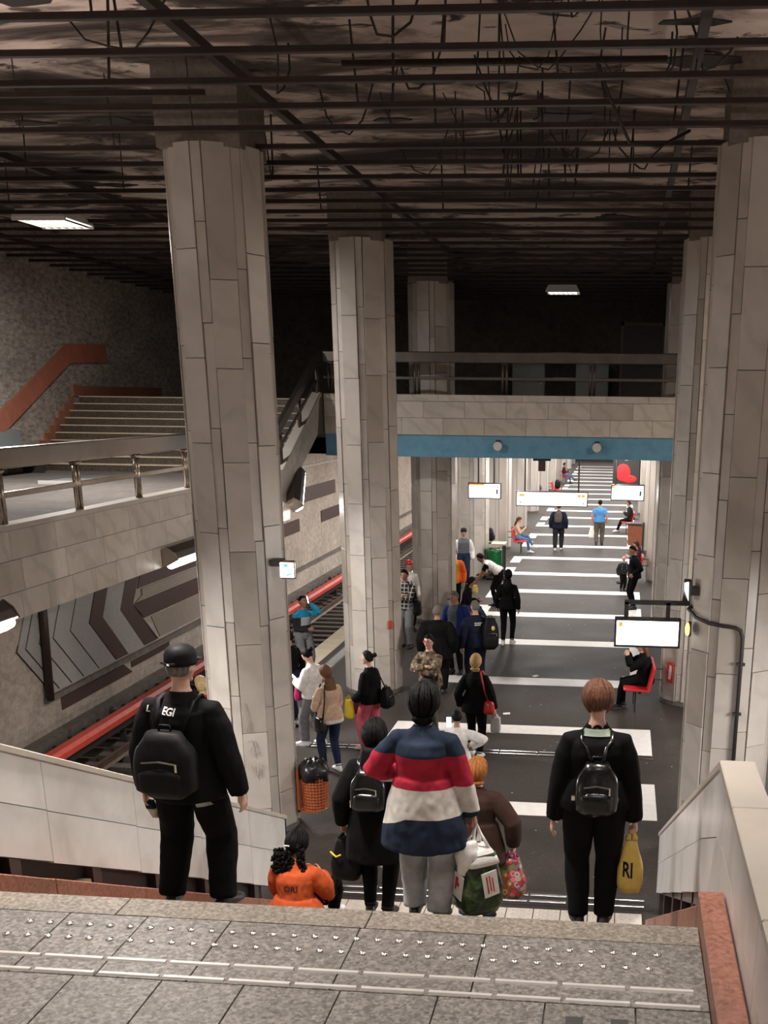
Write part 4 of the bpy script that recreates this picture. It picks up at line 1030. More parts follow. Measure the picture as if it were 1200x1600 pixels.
GARMENT = {'top': 'top', 'bottom': 'trousers', 'shoe': 'shoe'}
class P: pass
def person(label, pos, heading, H=1.70, sex='m', bw=1.0, bd=1.0, vox=.013, top='black', bottom='black', shoes='black', skin='tan', hair=('short', 'black'),
           topname='jacket', botname='trousers', sleeve='long', hem=None, flare=.0, loose=.0, leg_loose=.0, lean=0, curve=6, hipz=.915, feet=None, wrists=None, palms=None, hands='relaxed',
           nod=0, yaw=0, tilt=0, toe=8, zones=None, wr=.004, skirt=None, face=False, knee=None, seat=False, elbow=None, group=None, sole=None, z0=None, footpitch=(0, 0), collar=None, twist=0, zplanes=None):
    s = H/1.72; hd = R(-heading)
    gx, gy = pos[0], pos[1]; gz = ground(gx, gy) if z0 is None else z0
    root = thing('person', label, 'person', (gx, gy, gz), hd, group)
    q = Src()
    fem = sex == 'f'
    pel = V((0, 0, hipz))
    # ---- spine
    W = [(-.06, .118, .10), (.0, .165, .118), (.10, .150, .106), (.22, .150, .108), (.33, .170, .118), (.40, .168, .108), (.44, .140, .094), (.475, .100, .078), (.505, .072, .066), (.53, .058, .058)]
    if fem: W = [(-.06, .125, .105), (.0, .176, .122), (.10, .142, .100), (.20, .130, .098), (.33, .148, .118), (.40, .148, .102), (.44, .122, .086), (.475, .088, .070), (.505, .064, .060), (.53, .052, .053)]
    def spine(h):
        p = V(pel); k = 12; st = h/k; ang = R(lean)
        for i in range(k):
            a = R(lean)+R(curve)*max(0, (i+.5)*st)/.53*1.0
            p = p+V((0, math.sin(a), math.cos(a)))*st; ang = a
        a = R(lean)+R(curve)*max(0, h)/.53
        tw = R(twist)*max(0, h)/.5
        return p, V((math.cos(tw), -math.sin(tw), 0)), V((math.sin(tw), math.cos(a), -math.sin(a))), V((0, math.sin(a), math.cos(a)))
    secs = []
    ztop = {}
    for h, w, d in W:
        c, ax, ay, up = spine(h)
        tg = 'bottom' if h < .03 else ('top' if h < .51 else 'skin')
        k = bw if h < .36 else (1+(bw-1)*.6 if h < .46 else 1+(bw-1)*.25)
        secs.append((c, ax*(w*k+(loose*.7 if tg == 'top' and h < .42 else 0)), ay*(d*(bd if h < .42 else 1)+(loose*.6 if tg == 'top' and h < .42 else 0)), tg))
    # dense zone tags
    dense = []
    for a, b in zip(secs, secs[1:]): pass
    q.loft(secs, 20, .02)
    if hem is not None:
        g = []
        for u in (0, .35, .7, 1):
            h = .16+(hem-.16)*u
            c, ax, ay, up = spine(max(h, -.05)); 
            if h < -.05: c = c+V((0, 0, h+.05)) if not seat else c+V((0, .0, (h+.05)))
            w = (.150 if not fem else .15)+(.03 if fem else .02)*min(1, u*1.6); d = .112+.018*min(1, u*1.6)
            g.append((c, ax*(w*bw+.004+.014*min(1, u*1.5)+loose*.7+flare*u), ay*(d*bd+.004+.014*min(1, u*1.5)+loose*.6+flare*u*.8), 'top'))
        q.loft(g, 20, .02)
    if skirt is not None:
        g = []
        for u in (0, .5, 1):
            h = .06+(skirt-.06)*u; c = pel+V((0, 0, h))
            g.append((c, V((.165*bw+.02+flare*u, 0, 0)), V((0, .125*bd+.02+flare*u, 0)), 'bottom'))
        q.loft(g, 20, .02)
    # ---- arms and hands
    arm = {}
    c, ax, ay, up = spine(.405); shw = ((.150 if fem else .172)*(1+(bw-1)*.72))+loose*.25
    fw = ay.normalized()
    for sd in (-1, 1):
        sh = c+ax*sd*shw+up*.0
        key = 'L' if sd < 0 else 'R'
        wt = (wrists or {}).get(key)
        if wt is None: wt = (sd*(shw+.085), .03, hipz-.10)
        wt = V(wt)
        hint = V((elbow or {}).get(key, (sd*.5, -1, -.2)))
        el, wt = ik(sh, wt, .285, .255, hint)
        r0 = .050 if not fem else .045
        r0 *= (1+(bw-1)*.7)
        lo = loose+.006
        pts = [c+ax*sd*shw*.42+up*.012, sh, sh.lerp(el, .35), sh.lerp(el, .72), el, el.lerp(wt, .3), el.lerp(wt, .7), wt]
        rad = [r0*.98+lo*.3, r0*1.02+lo*.55, r0*1.0+lo, r0*.92+lo, r0*.86+lo, r0*.84+lo, r0*.68+lo, .033+lo*.8]
        if sleeve == 'long': tg = ['top']*8
        elif sleeve == 'short':
            tg = ['top', 'top', 'top', 'skin', 'skin', 'skin', 'skin']; rad[4:] = [r0*.80, r0*.78, r0*.62, .027]
        else:
            tg = ['skin']*8; rad = [r0*1.05, r0*1.05, r0*.95, r0*.85, r0*.78, r0*.76, r0*.6, .026]
        q.limb(pts, rad, tg, 12)
        hdv = (wt-el).normalized()
        pn = V((palms or {}).get(key, (-sd, 0.15, 0))); pn = (pn-hdv*pn.dot(hdv)).normalized()
        wv = hdv.cross(pn).normalized()
        if wv.y < 0 and abs(wv.y) > .2: wv = -wv
        hm_ = hands if isinstance(hands, str) else hands.get(key, 'relaxed')
        p0 = wt-hdv*.03
        q.loft([(p0, wv*.025, pn*.019, 'skin'), (wt+hdv*.02, wv*.030, pn*.017, 'skin'), (wt+hdv*.055, wv*.041, pn*.016, 'skin'), (wt+hdv*.092, wv*.042, pn*.014, 'skin')], 10, .02)
        cu = {'relaxed': (18, 32, 28), 'hold': (75, 85, 60), 'flat': (8, 12, 10), 'grip': (50, 65, 50)}[hm_]
        for fi, (off, L) in enumerate(((.031, .066), (.0105, .074), (-.0105, .070), (-.031, .056))):
            b0 = wt+hdv*.085+wv*off; pp = [b0-hdv*.02, b0]; ang = 0; p = V(b0)
            for cc, ll in zip(cu, (.45, .32, .26)):
                ang += R(cc); p = p+(hdv*math.cos(ang)+pn*math.sin(ang)+wv*off*.6)*L*ll; pp.append(V(p))
            q.limb(pp, [.0105, .0105, .0098, .0092, .0075], ['skin'], 8, step=.012)
        tb = wt+hdv*.025+wv*.026
        td = (hdv*.75+wv*.55+pn*.35).normalized()
        q.limb([tb-td*.01, tb+td*.03, tb+td*.055+pn*.008, tb+td*.078+pn*(.02 if hm_ != 'hold' else .03)], [.014, .0125, .011, .0085], ['skin'], 8, step=.012)
        arm[key] = (sh, el, wt, wt+hdv*.095+pn*(.025 if hm_ in ('hold', 'grip') else .0))
    # ---- legs and shoes
    Mr = Matrix.Translation((gx, gy, gz)) @ Matrix.Rotation(hd, 4, 'Z')
    ank = {}
    for sd in (-1, 1):
        key = 'L' if sd < 0 else 'R'
        ft = (feet or {}).get(key, (sd*.095, 0.0))
        if len(ft) == 2:
            wp = Mr @ V((ft[0]*s, ft[1]*s, 0)); az = .085+(ground(wp.x, wp.y)-gz)/s if z0 is None else .085
        else: az = ft[2]
        a = V((ft[0], ft[1], az))
        hp = pel+V((sd*.088*bw, 0, -.01))
        kh = V((knee or {}).get(key, (sd*.12, 1, 0.15)))
        kn, a = ik(hp, a, .435, .415, kh)
        lo = leg_loose; k = 1+(bw-1)*.8
        if bottom == 'skin': lo = 0
        pts = [hp+V((0, 0, .04)) if not seat else hp+V((0, -.03, 0)), hp.lerp(kn, .15), hp.lerp(kn, .5), kn, kn.lerp(a, .3), kn.lerp(a, .75), a+(kn-a).normalized()*.01]
        q.limb(pts, [.085*k+lo*.3, .092*k+lo*.4, .080*k+lo*.8, .062*k+lo, .060*k+lo, .046*k+lo*1.1, .043*k+lo*1.15], ['bottom'], 14)
        t_ = R(-sd*toe); fd = V((math.sin(-t_)*1, math.cos(t_), 0)); pt_ = R(footpitch[0 if sd < 0 else 1])
        fdv = V((fd.x*math.cos(pt_), fd.y*math.cos(pt_), math.sin(pt_))); fx = V((fd.y, -fd.x, 0)); fz = fx.cross(fdv)
        if fz.z < 0: fz = -fz
        base = a-V((0, 0, .085))
        sec = []
        for l, w, h_ in ((-.075, .022, .018), (-.065, .031, .034), (-.035, .036, .046), (.0, .037, .054), (.05, .040, .046), (.10, .046, .034), (.15, .043, .026), (.185, .030, .020), (.198, .015, .012)):
            sec.append((base+fdv*l+fz*(h_+.002), fx*w*1.04, fz*h_, 'shoe'))
        q.loft(sec, 12, .02)
        q.limb([a-V((0, 0, .03)), a+(kn-a).normalized()*.03], [.040, .040], ['shoe'], 10)
        ank[key] = a
    # ---- neck and head
    c5, ax5, ay5, up5 = spine(.53)
    Rh = Matrix.Rotation(-R(lean+curve), 4, 'X') if False else Matrix.Identity(4)
    basis = Matrix((ax5.normalized(), ay5.normalized(), up5.normalized())).transposed().to_4x4()
    # relax the head towards upright, then nod / turn
    ang = lean+curve
    Rn = Matrix.Rotation(-R(nod+ang*.35), 4, 'X'); Ry = Matrix.Rotation(-R(yaw), 4, 'Z'); Rt = Matrix.Rotation(R(tilt), 4, 'Y')
    Mh_r = Ry @ Rn @ Rt
    hc = c5+(up5*.3+V((0, 0, .7))).normalized()*.040+(Mh_r @ V((0, .012, .100)))
    Mh = Matrix.Translation(hc) @ Mh_r
    def hshape(d, p):
        if d.z < 0: p.x *= 1-.30*(-d.z)**1.6
        if d.y > 0 and d.z < 0: p.y *= 1-.06*(-d.z)
        if d.y < 0 and d.z < -.2: p.y *= 1-.30*(-d.z-.2)
        return p
    hs = 1.0 if not fem else .97
    q.blob((0, 0, 0), (.077*hs, .096*hs, .118*hs), 'skin', Mh, hshape, 20, 14)
    q.blob((0, .096*hs, -.022), (.015, .020, .020), 'skin', Mh, None, 8, 6)
    q.blob((0, .088*hs, .002), (.011, .014, .030), 'skin', Mh, None, 8, 6)
    q.blob((0, .070*hs, -.092), (.026, .022, .020), 'skin', Mh, None, 8, 6)
    for sd in (-1, 1): q.blob((sd*.078*hs, -.008, -.012), (.011, .020, .030), 'skin', Mh, None, 8, 6)
    q.limb([spine(.47)[0], c5, Mh @ V((0, -.012, -.075)), Mh @ V((0, -.005, -.02))], [.062, .053 if not fem else .047, .053 if not fem else .046, .05], ['skin'], 12)
    # ---- one continuous surface
    me = remesh([v*s for v in q.v], q.f, vox, 4 if vox < .012 else 3)
    kd = KDTree(len(q.v))
    for i, v in enumerate(q.v): kd.insert(v*s, i)
    kd.balance()
    nv = len(me.vertices)
    ft_ = []
    zsole = {k: (a.z-.085)*s+.024 for k, a in ank.items()}
    for p in me.polygons:
        cc = p.center
        tg = q.t[kd.find(cc)[1]]
        if tg == 'shoe':
            sdk = 'L' if (cc-ank['L']*s).length < (cc-ank['R']*s).length else 'R'
            tg = 'shoe'+sdk+(':1' if sole and cc.z < zsole[sdk] else '')
        elif tg == 'top' and zones: tg = 'top:%d' % zones(cc/s, arm)
        ft_.append(tg)
    me.materials.clear(); me.materials.append(MATS['skin_'+skin])
    body = link('body', me, root)
    nrm = [v.normal.copy() for v in me.vertices]; co = [v.co.copy() for v in me.vertices]
    polys = [tuple(p.vertices) for p in me.polygons]
    if seat or vox > .016: pass
    groups = {}
    for i, tg in enumerate(ft_):
        k = tg.split(':')[0]
        if k != 'skin': groups.setdefault(k, []).append((i, int(tg.split(':')[1]) if ':' in tg else 0))
    parts = {}
    mats = {'top': top, 'bottom': bottom, 'collar': collar}
    for k, lst in groups.items():
        if k == 'bottom' and bottom == 'skin': continue
        idx = {}; vs = []; fs = []; mi = []
        seed = (sum(map(ord, label)) % 97)*.37
        for i, m_ in lst:
            f = []
            for v in polys[i]:
                if v not in idx:
                    idx[v] = len(vs)
                    off = .0045 if k != 'collar' else .007
                    if k in ('top', 'bottom'):
                        c_ = co[v]; off += wr*(noise.noise((c_.x*11+seed, c_.y*11, c_.z*6))+.6)+wr*.5*noise.noise((c_.x*26, c_.y*26+seed, c_.z*17))
                    vs.append(co[v]+nrm[v]*max(.002, off))
                f.append(idx[v])
            fs.append(f); mi.append(m_)
        cnt = {}
        for f in fs:
            for a, b in zip(f, f[1:]+f[:1]):
                e = (a, b) if a < b else (b, a); cnt[e] = cnt.get(e, 0)+1
        nb = {}
        for (a, b), n_ in cnt.items():
            if n_ == 1: nb.setdefault(a, []).append(b); nb.setdefault(b, []).append(a)
        for it in range(5):
            new = {v: (vs[v]*1.0+(sum((vs[w] for w in ws), V((0, 0, 0)))/len(ws))*1.2)/2.2 for v, ws in nb.items()}
            for v, p_ in new.items(): vs[v] = p_
        name = topname if k == 'top' else botname if k == 'bottom' else 'collar' if k == 'collar' else 'shoe'
        m2 = bpy.data.meshes.new(name); m2.from_pydata([tuple(v) for v in vs], [], fs); m2.update()
        if k == 'top': ml = ['cloth_'+t for t in (top if isinstance(top, (list, tuple)) else [top])]
        elif k == 'bottom': ml = ['cloth_'+bottom]
        elif k == 'collar': ml = ['cloth_'+collar]
        else: ml = ['shoe_'+shoes]+(['shoe_'+sole] if sole else [])
        for t in ml: m2.materials.append(MATS[t])
        if len(ml) > 1: m2.polygons.foreach_set('material_index', [min(x, len(ml)-1) for x in mi])
        if k == 'top' and zplanes:
            bm = bmesh.new(); bm.from_mesh(m2)
            for pc, pn_ in zplanes:
                bmesh.ops.bisect_plane(bm, geom=bm.verts[:]+bm.edges[:]+bm.faces[:], plane_co=V(pc)*s, plane_no=V(pn_), dist=1e-5)
            for f_ in bm.faces: f_.material_index = zones(f_.calc_center_median()/s, arm)
            bm.to_mesh(m2); bm.free()
        m2.polygons.foreach_set('use_smooth', [True]*len(m2.polygons))
        parts[k] = link(name, m2, root)
    r = P(); r.root = root; r.s = s; r.arm = arm; r.Mh = Mh; r.Mr = Mr; r.parts = parts; r.spine = spine; r.body = body; r.hs = hs; r.ank = ank; r.pel = pel
    r.vox = vox
    if collar:
        rings = []
        for h_, kx, ky in ((.452, .120, .098), (.472, .100, .088), (.486, .088, .080), (.494, .082, .077), (.490, .076, .072), (.47, .072, .070)):
            c_, a1, a2, a3 = spine(h_)
            rings.append([(c_+a1*kx*math.cos(t)+a2*ky*math.sin(t))*s for t in [2*math.pi*i/28 for i in range(28)]])
        obj('collar', MB().loft(rings, cap=False), 'cloth_'+collar, root, smooth=True)
    if hair: make_hair(r, *hair)
    if face: make_face(r)
    return r

def S(mb, r):     # scale coordinates built for a 1.72 m figure
    mb.v = [(x*r.s, y*r.s, z*r.s) for x, y, z in mb.v]; return mb
def HM(mb, r):    # head space -> person space
    mb.v = [tuple((r.Mh @ V(p))*r.s) for p in mb.v]; return mb
def make_face(r):
    for sd in (-1, 1):
        e = obj('eye', HM(MB().ball((sd*.031, .081, .012), (.012, .008, .007), 8, 6), r), 'eye_white', r.root, smooth=True)
        obj('iris', HM(MB().ball((sd*.031, .087, .012), (.0065, .004, .0065), 8, 6), r), 'eye_dark', e, smooth=True)
        obj('eyebrow', HM(MB().tube([(sd*.015, .091, .030), (sd*.031, .090, .035), (sd*.047, .080, .030)], .0048, 6), r), 'hair_dark', r.root, smooth=True)
    obj('mouth', HM(MB().tube([(-.024, .082, -.058), (0, .092, -.056), (.024, .082, -.058)], [.003, .0065, .003], 6), r), 'lip', r.root, smooth=True)
def make_hair(r, style, col, vol=1.0):
    mat = 'hair_'+col; hs = r.hs; tap = .50 if style == 'short' else .26
    th = {'short': .012, 'crop': .006, 'bob': .024, 'long': .018, 'bun': .013, 'afro': .05, 'curly': .028, 'pony': .014}.get(style, .014)*vol
    rad = (.077*hs+th, .096*hs+th, .118*hs+th)
    nape = {'bob': -.72, 'long': -.8, 'afro': -.70, 'curly': -.6, 'bun': -.50, 'pony': -.5}.get(style, -.52)
    def zmin(y):
        pts = [(-1.1, nape), (-.35, nape), (-.10, -.25), (.05, .05 if style in ('short', 'crop') else -.15), (.30, .35), (.62, .60), (1.1, .75)]
        for (a, b), (c, d) in zip(pts, pts[1:]):
            if y <= c: return b+(d-b)*(y-a)/(c-a)
        return .75
    n, m = 36, 24; mb = MB(); vid = {}
    def pt(i, j):
        t = math.pi*j/m; a = 2*math.pi*i/n
        d = V((math.sin(t)*math.cos(a), math.sin(t)*math.sin(a), math.cos(t)))
        p = V((d.x*rad[0], d.y*rad[1], d.z*rad[2]))
        if d.z < 0: p.x *= 1-tap*(-d.z)**1.4
        if d.y < 0 and d.z < -.2: p.y *= 1-.26*(-d.z-.2)
        k = 1+(.05 if style not in ('crop',) else .015)*noise.noise((d.x*5+r.s*31, d.y*5, d.z*3))
        if style in ('afro', 'curly'): k += .06*noise.noise((d.x*14, d.y*14, d.z*14+r.s*17))
        e = d.z-zmin(d.y)
        if e < .12: k *= 1-.10*(1-max(e, 0)/.12)
        return p*k, d
    for j in range(m):
        for i in range(n):
            q4 = [(i, j), (i, j+1), ((i+1) % n, j+1), ((i+1) % n, j)]
            ds = [pt(a, b)[1] for a, b in q4]
            c = sum(ds, V((0, 0, 0)))/4
            if c.z < zmin(c.y): continue
            ids = []
            for a, b in q4:
                key = (a if 0 < b < m else 0, b)
                if key not in vid: vid[key] = len(mb.v); mb.v.append(tuple(pt(*key)[0]))
                if vid[key] not in ids: ids.append(vid[key])
            if len(ids) > 2: mb.f.append(tuple(ids)); mb.m.append(0)
    h = obj('hair', HM(mb, r), mat, r.root, smooth=True)
    if r.vox < .012 and style not in ('crop',):
        lk = MB(); hr = random.Random(len(col)*7+int(r.s*100))
        for i in range(110):
            a = hr.uniform(0, 2*math.pi); yb = math.sin(a)
            zb = zmin(yb*.85)-hr.uniform(-.04, .14 if style != 'short' else .10)
            t0 = hr.uniform(.15, .9); t1 = math.acos(max(-.93, min(.9, zb)))
            if t1 < t0+.3: continue
            pts = []; sw = hr.uniform(-.25, .25); lift = hr.uniform(1.0, 1.05)
            for k in range(7):
                u = k/6; t = t0+(t1-t0)*u; aa = a+sw*u*u
                d = V((math.sin(t)*math.cos(aa), math.sin(t)*math.sin(aa), math.cos(t)))
                p = V((d.x*rad[0], d.y*rad[1], d.z*rad[2]))*(lift-.02*math.cos(u*5))
                if d.z < 0: p.x *= 1-tap*(-d.z)**1.4
                if d.y < 0 and d.z < -.2: p.y *= 1-.26*(-d.z-.2)
                pts.append(p)
            lk.tube(pts, [.004, .009, .012, .012, .010, .007, .002], 6)
        obj('locks', HM(lk, r), mat, h, smooth=True)
    if style == 'bun':
        obj('bun', HM(MB().ball((0, -.125, .05), (.047, .045, .042), 14, 10, f=lambda d: 1+.07*noise.noise(d*5)), r), mat, h, smooth=True)
    if style in ('long', 'bob'):
        L = .30 if style == 'long' else .07
        base = r.Mh @ V((0, -.07 if style == 'long' else -.035, -.02)); side = (r.Mh.to_3x3() @ V((1, 0, 0))).normalized(); back = (r.Mh.to_3x3() @ V((0, -1, 0))); back.z = 0; back.normalize()
        b2 = MB(); rings = []
        for u in [k/8 for k in range(9)]:
            c = base+back*(.015+(.05 if style == 'long' else .012)*min(1, u*2.2))+V((0, 0, -.06-L*vol*u)); w = ((.084 if style == 'long' else .066)+.012*math.sin(u*3))*(1-.45*max(0, u-.55)/.45); d = .050*(1-.35*u)
            if style == 'bob': w *= .55+.45*min(1, u*4); d *= .5+.5*min(1, u*4)
            rings.append([(c+side*w*math.cos(t)*(1+.05*math.sin(9*t+u*7))+back*d*math.sin(t)*(1+.10*math.sin(13*t+u*5)))*r.s for t in [2*math.pi*k/28 for k in range(28)]])
        b2.loft(rings); obj('hair_length', b2, mat, h, smooth=True)
    if style == 'pony':
        base = r.Mh @ V((0, -.10, .03))
        obj('ponytail', S(MB().tube([base, base+V((0, -.05, 0)), base+V((0, -.07, -.12)), base+V((0, -.06, -.28))], [.02, .035, .035, .012], 10), r), mat, h, smooth=True)

def decal(r, key, txt, size, x, z, mat, rot=0, from_y=-1.0, bold=True, off=.004):
    """lettering printed on a garment: projected on to its surface along the wearer's forward axis"""
    o = r.parts[key]; me = o.data
    bvh = BVHTree.FromPolygons([v.co for v in me.vertices], [tuple(p.vertices) for p in me.polygons])
    t = text_mesh(txt, size*r.s, 0.0, bold)
    bm = bmesh.new(); bm.from_mesh(t)
    bmesh.ops.subdivide_edges(bm, edges=[e for e in bm.edges if e.calc_length() > .02], cuts=2)
    bm.to_mesh(t); bm.free()
    d = V((0, 1 if from_y < 0 else -1, 0)); sx = 1 if from_y < 0 else -1
    ca, sa = math.cos(R(rot)), math.sin(R(rot))
    for v in t.vertices:
        px, pz = v.co.x*ca-v.co.y*sa, v.co.x*sa+v.co.y*ca
        p = V((x*r.s+px*sx, from_y, z*r.s+pz)); hit = bvh.ray_cast(p, d)
        v.co = (hit[0]-d*off) if hit[0] is not None else V((p.x, -.12*r.s*(1 if from_y < 0 else -1), p.z))
    t.materials.clear(); t.materials.append(MATS[mat])
    return link('lettering', t, o)

# ---- carried things ---------------------------------------------------------------
def worn(r, name, label, cat):
    t = thing(name, label, cat, r.root.location, 0); t.rotation_euler = r.root.rotation_euler; return t
def rr_ring(c, ax, ay, n=20, e=.6):
    out = []
    for i in range(n):
        t = 2*math.pi*i/n; ct, st_ = math.cos(t), math.sin(t)
        out.append(V(c)+V(ax)*math.copysign(abs(ct)**e, ct)+V(ay)*math.copysign(abs(st_)**e, st_))
    return out
def backpack(r, label, w=.15, d=.09, z0=.98, z1=1.40, y=-.16, x=0, mat='nylon_black', pocket=True, straps=(-1, 1), sx=.10, tilt=0, roundness=.5, vstraps=False):
    t = worn(r, 'backpack', label, 'backpack')
    rings = []; n = 9
    for k in range(n):
        u = k/(n-1); z = z0+(z1-z0)*u
        f = (1-(2*abs(u-.42))**4*.18)*(1 if u < .7 else 1-(u-.7)*1.15) if 0 < u < 1 else .55
        rings.append(rr_ring((x+tilt*(z-z0), y-d*(.1 if u < .6 else -.05), z), (w*f, 0, 0), (0, d*f, 0), 20, roundness))
    b = obj('pack', S(MB().loft(rings), r), mat, t, smooth=True)
    if pocket:
        rings = []
        for k in range(6):
            u = k/5; z = z0+.03+(z1-z0)*.42*u; f = 1 if 0 < u < 1 else .6
            rings.append(rr_ring((x+tilt*(z-z0), y-d*.95, z), (w*.72*f, 0, 0), (0, d*.42*f, 0), 16, .5))
        obj('pocket', S(MB().loft(rings), r), mat, b, smooth=True)
        obj('zip', S(MB().tube([(x-w*.6, y-d*1.05, z0+.06+(z1-z0)*.42), (x, y-d*1.12, z0+.075+(z1-z0)*.42), (x+w*.6, y-d*1.05, z0+.06+(z1-z0)*.42)], .006, 6), r), 'steel_dark', b)
        obj('zip_puller', S(MB().box(x+w*.55, x+w*.62, y-d*1.2, y-d*1.1, z0+.02+(z1-z0)*.42, z0+.07+(z1-z0)*.42), r), 'stud_steel', b)
    obj('handle', S(MB().tube([(x-.04, y+.02, z1-.01), (x-.03, y+.02, z1+.035), (x+.03, y+.02, z1+.035), (x+.04, y+.02, z1-.01)], .008, 6), r), mat, t, smooth=True)
    ct, ax, ay, up = r.spine(.44)
    if vstraps:
        for sd in (-1, 1):
            obj('strap', S(MB().tube([(x+sd*.025, y+d*.1, z1-.02), (sd*(sx*.55+.01), ct.y-.125, (z1+ct.z)/2+.02), (sd*sx, ct.y-.098, ct.z-.01), (sd*sx, ct.y-.05, ct.z+.048)], .014, 6, flat=.4), r), mat, t, smooth=True)
            obj('buckle', S(MB().cbox((sd*w*1.02, y+.02, z0+.10), (.02, .02, .03)), r), 'stud_steel', t)
    for sd in straps:
        pts = [(x+sd*w*.45, y+d*.6, z1-.03), (sd*sx, ct.y-.075, ct.z+.04), (sd*(sx+.005), ct.y+.02, ct.z+.052), (sd*(sx+.02), ct.y+.115, ct.z-.06), (sd*(sx+.045), ct.y+.10, ct.z-.25), (sd*(sx+.06), ct.y-.02, ct.z-.36), (x+sd*w*.8, y+d*.5, z0+.06)]
        obj('strap', S(MB().tube(pts, .020, 6, flat=.4), r), mat, t, smooth=True)
    return t
def carrier_bag(r, label, hand, h, w, d, mat, handles=.12, name='carrier_bag', puff=.10, drop=.0, rz=0, mats=None, taper=.55, e=.7):
    """soft bag hanging from a hand (local 1.72 m figure coordinates)"""
    t = worn(r, name, label, 'bag'); hx, hy, hz = r.arm[hand][3] if isinstance(hand, str) else hand
    top = hz-handles-drop
    ca, sa = math.cos(R(rz)), math.sin(R(rz)); A = V((ca, sa, 0)); B = V((-sa, ca, 0))
    rings = []; n = 10
    for k in range(n):
        u = k/(n-1); z = top-h*u
        f = taper+(1-taper)*min(1, u*1.7); 
        if u > .85: f *= 1-(u-.85)*1.3
        ring = rr_ring((hx, hy, z), A*w*f, B*d*f, 24, e)
        ring = [p+(p-V((hx, hy, z)))*puff*noise.noise((p.x*14, p.y*14, p.z*9))+V((0, 0, .012*noise.noise((p.x*20, p.y*20+3, p.z*8)))) for p in ring]
        rings.append(ring)
    b = obj('sack', S(MB().loft(rings), r), mat, t, smooth=True)
    for sg in (-1, 1):
        pts = [V((hx, hy, top))+A*w*taper*.6+B*d*taper*sg*.8, V((hx, hy, top+handles*.6))+A*w*.18+B*.012*sg, V((hx, hy, hz+.005)), V((hx, hy, top+handles*.6))-A*w*.18+B*.012*sg, V((hx, hy, top))-A*w*taper*.6+B*d*taper*sg*.8]
        obj('handle', S(MB().tube(pts, [.022, .012, .009, .012, .022], 8, flat=.45), r), mats or mat, t, smooth=True)
    return t, b, V((hx, hy, top))
def phone(r, label, at, rot=(0, 0, 0)):
    t = worn(r, 'phone', label, 'phone')
    M = Matrix.Translation(V(at)*r.s) @ (Matrix.Rotation(R(rot[2]), 4, 'Z') @ Matrix.Rotation(R(rot[1]), 4, 'Y') @ Matrix.Rotation(R(rot[0]), 4, 'X'))
    obj('case', MB().box(-.036, .036, -.005, .005, -.075, .075).xform(M), 'phone', t); obj('screen', MB().box(-.033, .033, -.0065, -.005, -.071, .071).xform(M), 'phone_screen', t)
    return t
def sling_bag(r, label, c, w, d, h, mat, strap, name='handbag', smat=None, e=.6):
    t = worn(r, name, label, 'bag'); rings = []
    for k in range(7):
        u = k/6; f = (1-.25*u)*(1 if 0 < u < 1 else .75)
        rings.append(rr_ring((c[0], c[1], c[2]-h/2+h*u), (w*f, 0, 0), (0, d*f, 0), 18, e))
    obj('bag_body', S(MB().loft(rings), r), mat, t, smooth=True)
    obj('clasp', S(MB().cbox((c[0], c[1]-d*.95, c[2]+h*.25), (.03, .02, .02)), r), 'stud_steel', t)
    obj('strap', S(MB().tube(strap, .013, 6, flat=.5), r), smat or mat, t, smooth=True)
    return t
# ---------------------------------------------------------------- people on the stairs
NEAR, MID, FAR = .0095, .0125, .018
# guard
g = person('man in black cap and black uniform jacket seen from behind on the stairs', (-2.58, 6.14), 4, 1.72, 'm', 1.08, 1.08, NEAR, 'black2', 'black', 'black', 'fair', ('crop', 'grey'), 'jacket', hem=-.13, flare=.015, loose=.02, leg_loose=.026, feet={'L': (-.17, .0), 'R': (.16, .03)}, wrists={'L': (-.305, .04, .80), 'R': (.315, .05, .80)}, elbow={'L': (-.6, -1, 0), 'R': (.6, -1, 0)}, yaw=14, collar='black2', wr=.007, toe=14)
b = MB(); n = 28
rings = []
for rz, z in ((.97, .008), (1.0, .035), (.98, .07), (.86, .102), (.60, .122), (.28, .131), (.04, .133)):
    rings.append([(rz*.090*math.cos(2*math.pi*i/n), rz*.108*math.sin(2*math.pi*i/n)-.004, z) for i in range(n)])
cap = obj('cap', HM(b.loft(rings), g), 'nylon_black', g.root, smooth=True)
obj('peak', HM(MB().loft([[(x, y, z+dz) for x, y, z in ((-.075, .08, .03), (-.05, .15, .02), (0, .18, .018), (.05, .15, .02), (.075, .08, .03))] for dz in (0, .006)]), g), 'nylon_black', cap)
obj('strap', HM(MB().tube([(-.05, -.112, .03), (0, -.122, .024), (.05, -.112, .03)], .008, 6), g), 'nylon_black', cap)
obj('buckle', HM(MB().cbox((.012, -.126, .025), (.018, .006, .012)), g), 'stud_steel', cap)
bvh = BVHTree.FromPolygons([v.co for v in g.parts['bottom'].data.vertices], [tuple(p.vertices) for p in g.parts['bottom'].data.polygons])
pm = MB(); row = []
for k in range(9):
    px = .075+.125*k/8
    for dz in (0, .028):
        h_ = bvh.ray_cast(V((px*g.s, -1, (.722+.030*k/8+dz)*g.s)), V((0, 1, 0)))
        row.append(h_[0]-V((0, .006, 0)) if h_[0] is not None else V((px*g.s, -.02, (.722+.03*k/8+dz)*g.s)))
pm.add(row, [(2*k, 2*k+2, 2*k+3, 2*k+1) for k in range(8)])
obj('reflective_band', pm, 'reflective', g.parts['bottom'])
backpack(g, 'large black backpack on the back of the man in the black cap', .185, .085, .84, 1.24, -.205, -.02, sx=.11)
decal(g, 'top', 'L', .052, -.175, 1.335, 'white_line', -8)
decal(g, 'top', 'EGI', .056, -.025, 1.335, 'white_line', -4)
t = worn(g, 'work_glove', 'blue and yellow work glove in the left hand of the capped man', 'glove'); hx, hy, hz = g.arm['L'][3]
